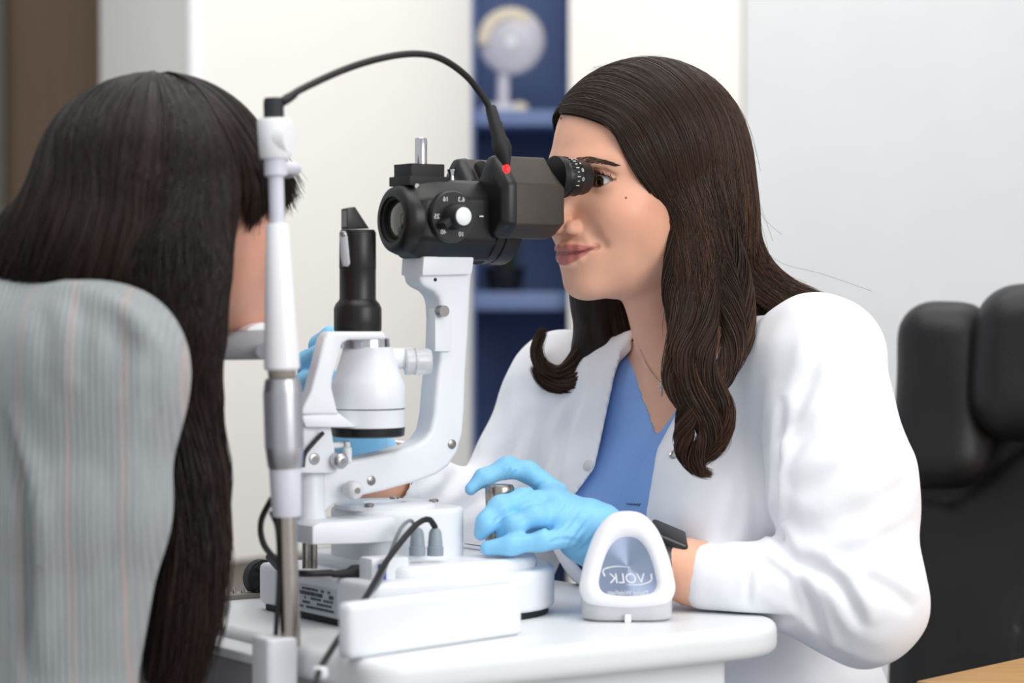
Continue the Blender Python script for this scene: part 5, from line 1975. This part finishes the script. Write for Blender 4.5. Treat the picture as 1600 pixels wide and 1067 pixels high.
# ------------------------------------------------------------------ the patient
mat('knit_grey', (156, 161, 163), 0.85, var=0.10, scale=90, bump=0.0008, stretch=(1, 1, .3), sheen=.3, spec=.15)
nt = MATS['knit_grey'].node_tree
b_ = nt.nodes['Principled BSDF']
wv = nt.nodes.new('ShaderNodeTexWave')          # knitted ribs with faint rose stripes
wv.bands_direction = 'X'
wv.inputs['Scale'].default_value = 60
wv.inputs['Distortion'].default_value = 1.2
tc_ = nt.nodes.new('ShaderNodeTexCoord')
nt.links.new(tc_.outputs['Object'], wv.inputs['Vector'])
bp2 = nt.nodes.new('ShaderNodeBump')
bp2.inputs['Distance'].default_value = .0012
nt.links.new(wv.outputs[0], bp2.inputs['Height'])
nt.links.new(bp2.outputs[0], b_.inputs['Normal'])
w2 = nt.nodes.new('ShaderNodeTexWave')
w2.bands_direction = 'X'
w2.inputs['Scale'].default_value = 7.5
w2.inputs['Distortion'].default_value = .8
nt.links.new(tc_.outputs['Object'], w2.inputs['Vector'])
mr = nt.nodes.new('ShaderNodeMapRange')
mr.inputs[1].default_value = .93
mr.inputs[2].default_value = 1.0
mr.inputs[4].default_value = .40
nt.links.new(w2.outputs[0], mr.inputs[0])
mx2 = nt.nodes.new('ShaderNodeMix')
mx2.data_type = 'RGBA'
src = b_.inputs['Base Color'].links[0].from_socket
nt.links.new(mr.outputs[0], mx2.inputs[0])
nt.links.new(src, mx2.inputs[6])
mx2.inputs[7].default_value = rgb(186, 160, 154)
nt.links.new(mx2.outputs[2], b_.inputs['Base Color'])

TH_P = ALPHA + math.radians(5)
HP = W(266, 330, 2.150)
MP = head_matrix(HP, TH_P, -2.0)
MPi = MP.inverted()
pl_ = lambda p: MPi @ Vector(p)
Np = W(165, 500, 2.115)
sR, eR = W(150, 580, 2.00), W(102, 1120, 1.985)
sLp = W(60, 545, 2.33)
Tc = W(-50, 820, 2.14)
Tw = W(-90, 1150, 2.15)
fp, rp_ = U, -V
axp = axes_nonuniform((-.45, -.40, -.66), (.30, .40, .13), (.02, -.085, -.12), (.122, .06, .05), .0022, .008)
vp = Vol(axes=axp)
head_prims(vp)
vp.add(cone((-.016, 0, -.06), pl_(Np), .047, .052), .03)
Rp = [tuple((MPi.to_3x3() @ q).normalized()) for q in (-V, U, Z)]
vp.add(ell(pl_(Tc), (.13, .09, .22), Rp), .04)
vp.add(cone(pl_(Np), pl_(sR), .04, .046), .03)
vp.add(cone(pl_(Np), pl_(sLp), .04, .046), .03)
vp.add(cone(pl_(sR), pl_(eR), .044, .038), .02)
vp.add(cone(pl_(sLp), pl_(W(40, 1100, 2.36)), .044, .038), .02)
hR, hLp = TP(330, 1090) - U * .14 - Z * .25, TP(250, 1000) - U * .10 - Z * .25
vp.add(cone(pl_(eR), pl_(hR), .036, .026), .015)
vp.add(cone(pl_(W(40, 1100, 2.36)), pl_(hLp), .036, .026), .015)
for hh0, dd in ((hR, U), (hLp, U)):
    vp.add(cone(pl_(hh0), pl_(hh0 + dd * .07), .026, .030), .01)
    for i in range(4):
        o1 = hh0 + dd * .07 + V * (-.024 + .016 * i)
        vp.add(chain([pl_(o1), pl_(o1 + dd * .035 - Z * .008), pl_(o1 + dd * (.06 + .006 * (i in (1, 2))) - Z * .025)], [.0095, .0088, .0075]), .006)
    vp.add(chain([pl_(hh0 + dd * .03 + V * .02), pl_(hh0 + dd * .05 + V * .045), pl_(hh0 + dd * .08 + V * .05)], [.012, .010, .008]), .008)
me, vv = vp.mesh('person', 1)
paint(me, skin_paint(vv, rgb(214, 160, 138), rgb(190, 120, 112), .3))
vw2 = (np.array(MP.to_3x3()) @ vv.T).T + np.array(MP.translation)
me.vertices.foreach_set('co', vw2.astype(np.float32).ravel())
pat = link('person', me, 'skin')
tag(pat, 'woman with long dark hair and a grey knitted sweater, chin on the chin rest', 'person')
for s in (1, -1):
    bm = bmesh.new()
    bmesh.ops.create_uvsphere(bm, u_segments=24, v_segments=16, radius=.0122)
    bmesh.ops.translate(bm, verts=bm.verts, vec=MP @ Vector((.068, s * .031, 0)))
    me = bpy.data.meshes.new('eye')
    bm.to_mesh(me)
    bm.free()
    paint(me, np.tile(np.array(rgb(200, 190, 186)[:3]), (len(me.vertices), 1)))
    link('eye', me, 'eyeball', pat, 180)
# sweater
vk = Vol(Vector((-.72, 1.85, .52)), Vector((-.15, 2.50, 1.13)), .005)
for p in (ell(Tc, (.16, .115, .25), (-V, U, Z)), ell(Tw, (.17, .125, .2), (-V, U, Z)), cone(Np - Z * .02, sR, .052, .062), cone(Np - Z * .02, sLp, .052, .060)):
    vk.add(p, .05)
vk.add(cone(W(0, 590, 2.07), sR + Vector((-.01, .01, -.005)), .085, .070), .04)
vk.add(cone(sR, sR * .6 + eR * .4, .066, .066), .03)
vk.add(cone(sR * .6 + eR * .4, eR, .066, .052), .02)
vk.add(cone(sLp, W(40, 1100, 2.36), .064, .055), .03)
vk.add(cone(eR, hR, .052, .036), .02)
vk.cut(cone(hR + (eR - hR) * .1, hR - (eR - hR) * .3, .030, .032), .004)
# gathered sleeve head
rgk = np.random.default_rng(6)
for i in range(9):
    t = i / 8
    p = spline([W(70, 478, 2.00), W(110, 464, 1.975), W(150, 472, 1.96), W(190, 492, 1.945), W(222, 518, 1.945)], 9)[i]
    vk.add(ell(p, (.006, .010, .014)), .012)
X, Y, Zz = vk.full()
vk.F += .0022 * ripple((X, Y, Zz), 41, 6, 25, 70, along=(0, 0, 1))
sv, sq = surface_nets(vk.F, vk.ax)
sv = creases(relax(sv, sq, 2), sq, [([(4, 640), (26, 720), (38, 800), (42, 900), (40, 1000), (42, 1064)], .011, .008), ([(60, 470), (75, 540), (70, 620)], .003, .009),
                                    ([(120, 462), (128, 520), (124, 600)], .0026, .008), ([(175, 480), (190, 540), (186, 620)], .0026, .008), ([(225, 520), (235, 580), (228, 650)], .0022, .008),
                                    ([(150, 700), (180, 800), (175, 900)], .0025, .012)])
me = fast_mesh('sweater', sv, sq)
swt = link('sweater', me, 'knit_grey', pat)
swt['label'] = 'pale grey ribbed knit sweater with puffed sleeve'
# trousers and shoes below the frame
vt = Vol(Vector((-.80, 1.75, 0)), Vector((.05, 2.55, .66)), .009)
hip = Vector((Tw.x, Tw.y, .56))
vt.add(ell(hip, (.17, .14, .11), (-V, U, Z)), .03)
for s in (-1, 1):
    h0 = hip + V * (s * .09)
    k0 = h0 + U * .28 + V * (s * .04)
    f0 = Vector((k0.x, k0.y, .09)) - U * .12
    vt.add(cone(h0, k0, .085, .06), .03)
    vt.add(cone(k0, f0, .06, .046), .02)
me, _ = vt.mesh('trousers', 2)
link('trousers', me, 'trousers', pat)
for s in (-1, 1):
    k0 = hip + V * (s * .13) + U * .16
    f0 = Vector((k0.x, k0.y, .036))
    vt = Vol(f0 - Vector((.2, .2, .06)), f0 + Vector((.2, .2, .12)), .006)
    vt.add(cone(f0 - U * .05, f0 + U * .13, .036, .030))
    vt.add(cone(f0, f0 + Z * .05, .036, .042), .02)
    vt.cut(rbox((f0.x, f0.y, -.05), (.4, .4, .052), .001, (XA, XY, Z)))
    me, _ = vt.mesh('shoe', 2)
    link('shoe', me, 'model_dark', pat)
# patient's hair
RP = [tuple((MP.to_3x3() @ Vector(e)).normalized()) for e in ((1, 0, 0), (0, 1, 0), (0, 0, 1))]
hpw = lambda x, y, z: MP @ Vector((x, y, z))
phull = [ell(hpw(-.010, 0, .024), (.106, .086, .094), RP), ell(hpw(-.040, 0, -.03), (.080, .084, .11), RP)]
pback = chain([W(215, 300, 2.10), W(150, 400, 2.09), W(60, 440, 2.10), W(-40, 480, 2.11)], [.085, .075, .055, .045])
pside = chain([W(265, 300, 2.09), W(268, 420, 2.06), W(272, 520, 2.06), W(292, 620, 2.07), W(290, 740, 2.07), W(295, 860, 2.07), W(285, 960, 2.06), W(262, 1080, 2.05)],
              [.045, .042, .036, .022, .026, .030, .026, .020])
pi_ = np.array(MPi)


def carve_p(X, Y, Zz):
    lx = pi_[0, 0] * X + pi_[0, 1] * Y + pi_[0, 2] * Zz + pi_[0, 3]
    lz = pi_[2, 0] * X + pi_[2, 1] * Y + pi_[2, 2] * Zz + pi_[2, 3]
    return np.where((lz > -.2) & (lz < .022), (-.012 + .60 * np.clip(lz, -.03, .07) - lx) * .9, .05)


hair_core('hair_base', phull + pback + pside, 'hair_core_patient', Vector((-.66, 1.88, .70)), Vector((-.12, 2.38, 1.35)), carve_p, .0045)
ph = phull + pback + pside
side_g = [
    pg([(300, 150, 2.10), (345, 210, 2.075), (352, 280, 2.06), (345, 360, 2.06), (338, 440, 2.055), (330, 520, 2.055), (322, 600, 2.06), (345, 720, 2.06), (340, 850, 2.06), (330, 960, 2.055), (300, 1080, 2.05)]),
    pg([(280, 135, 2.11), (312, 200, 2.075), (318, 290, 2.055), (312, 380, 2.05), (308, 470, 2.045), (306, 560, 2.05), (310, 640, 2.055), (325, 760, 2.055), (318, 880, 2.05), (300, 980, 2.045), (280, 1090, 2.04)]),
    pg([(258, 126, 2.12), (278, 200, 2.075), (280, 300, 2.055), (275, 400, 2.045), (272, 490, 2.045), (285, 580, 2.05), (295, 680, 2.055), (300, 800, 2.05), (290, 920, 2.045), (262, 1090, 2.04)]),
    pg([(240, 121, 2.13), (238, 200, 2.08), (232, 300, 2.05), (222, 400, 2.04), (215, 470, 2.045), (235, 560, 2.05), (270, 660, 2.06), (275, 790, 2.06), (262, 930, 2.055), (240, 1090, 2.05)]),
]
back_g = [
    pg([(240, 120, 2.13), (215, 190, 2.08), (195, 290, 2.04), (165, 390, 2.02), (140, 470, 2.02)]),
    pg([(228, 119, 2.14), (180, 180, 2.09), (145, 280, 2.04), (105, 380, 2.02), (65, 460, 2.03)]),
    pg([(215, 121, 2.16), (145, 175, 2.12), (95, 270, 2.07), (45, 370, 2.05), (0, 450, 2.05)]),
    pg([(205, 124, 2.19), (120, 180, 2.16), (60, 280, 2.12), (10, 360, 2.10), (-50, 450, 2.10)]),
]
fringe = [
    pg([(262, 124, 2.13), (340, 160, 2.10), (385, 215, 2.095), (392, 290, 2.11), (382, 365, 2.13)]),
    pg([(255, 120, 2.14), (350, 148, 2.13), (410, 200, 2.13), (425, 280, 2.15), (405, 350, 2.16)]),
    pg([(248, 118, 2.16), (350, 138, 2.16), (425, 185, 2.17), (455, 260, 2.20), (452, 325, 2.21)]),
    pg([(242, 117, 2.18), (340, 132, 2.20), (420, 175, 2.22), (462, 240, 2.24), (464, 305, 2.24)]),
]
bridge = [side_g[0], pg([(285, 136, 2.12), (340, 185, 2.085), (352, 250, 2.08), (346, 330, 2.08), (340, 410, 2.075)]), pg([(275, 130, 2.13), (342, 172, 2.09), (366, 230, 2.085), (364, 300, 2.09)])]
pc_, phh = (.0085, .0062, .0060), (.095, .050, .036)
strands('hair', side_g, 2800, 'hair_dark', pat, ph, (-.001, .005), 28, .0008, 51, .006, .007, 2.2, pc_, .8, .2, [(0, 1), (.5, .7), (.6, .3), (1, .2)], .006, phh)
strands('hair', back_g, 1500, 'hair_dark', pat, ph, (-.001, .005), 20, .0008, 52, .005, .0, 1.6, pc_, .6, .1, [(0, 1), (.6, .8), (1, .4)], .003, phh)
strands('hair', fringe, 1400, 'hair_dark', pat, ph, (-.001, .005), 20, .0008, 53, .004, .0, 1.6, pc_, .6, .15, [(0, 1), (.55, 1), (.75, .3), (1, .05)], .003, phh)
strands('hair', bridge, 900, 'hair_dark', pat, ph, (-.001, .005), 24, .0008, 54, .004, .0, 1.6, pc_, .6, .2, [(0, 1), (.6, .9), (1, .3)], .003, phh)
strands('hair', [bridge[-1], fringe[0]], 500, 'hair_dark', pat, ph, (.001, .006), 20, .0008, 55, .004, .0, 1.6, pc_, .6, .15, [(0, 1), (.6, .9), (1, .3)], .003, phh)
strands('hair', [side_g[3][:5], back_g[0]], 600, 'hair_dark', pat, ph, (.001, .006), 20, .0008, 56, .004, .0, 1.6, pc_, .6, .1, [(0, 1), (.6, .9), (1, .4)], .003, phh)
strands('hair', [back_g[3], pg([(215, 119, 2.2), (230, 117, 2.2), (300, 128, 2.2), (360, 145, 2.21)]), fringe[3]], 500, 'hair_dark', pat, ph, (-.001, .005), 20, .0008, 57, .004, .0, 1.6, pc_, .6, .1, [(0, 1), (1, .6)], .002, phh)
# stool for the patient
stl = thing('examination_stool', (hip.x, hip.y, 0), 'round black stool under the patient', 'stool')
rev('seat', (hip.x, hip.y, .385), Z, [(.16, 0), (.175, .01), (.175, .045), (.16, .055)], 'leather', stl, 40)
rev('column', (hip.x, hip.y, .02), Z, [(.025, 0), (.025, .365)], 'chrome', stl, 24)
rev('foot_plate', (hip.x, hip.y, 0), Z, [(.2, 0), (.2, .012), (.04, .03)], 'chrome', stl, 40)
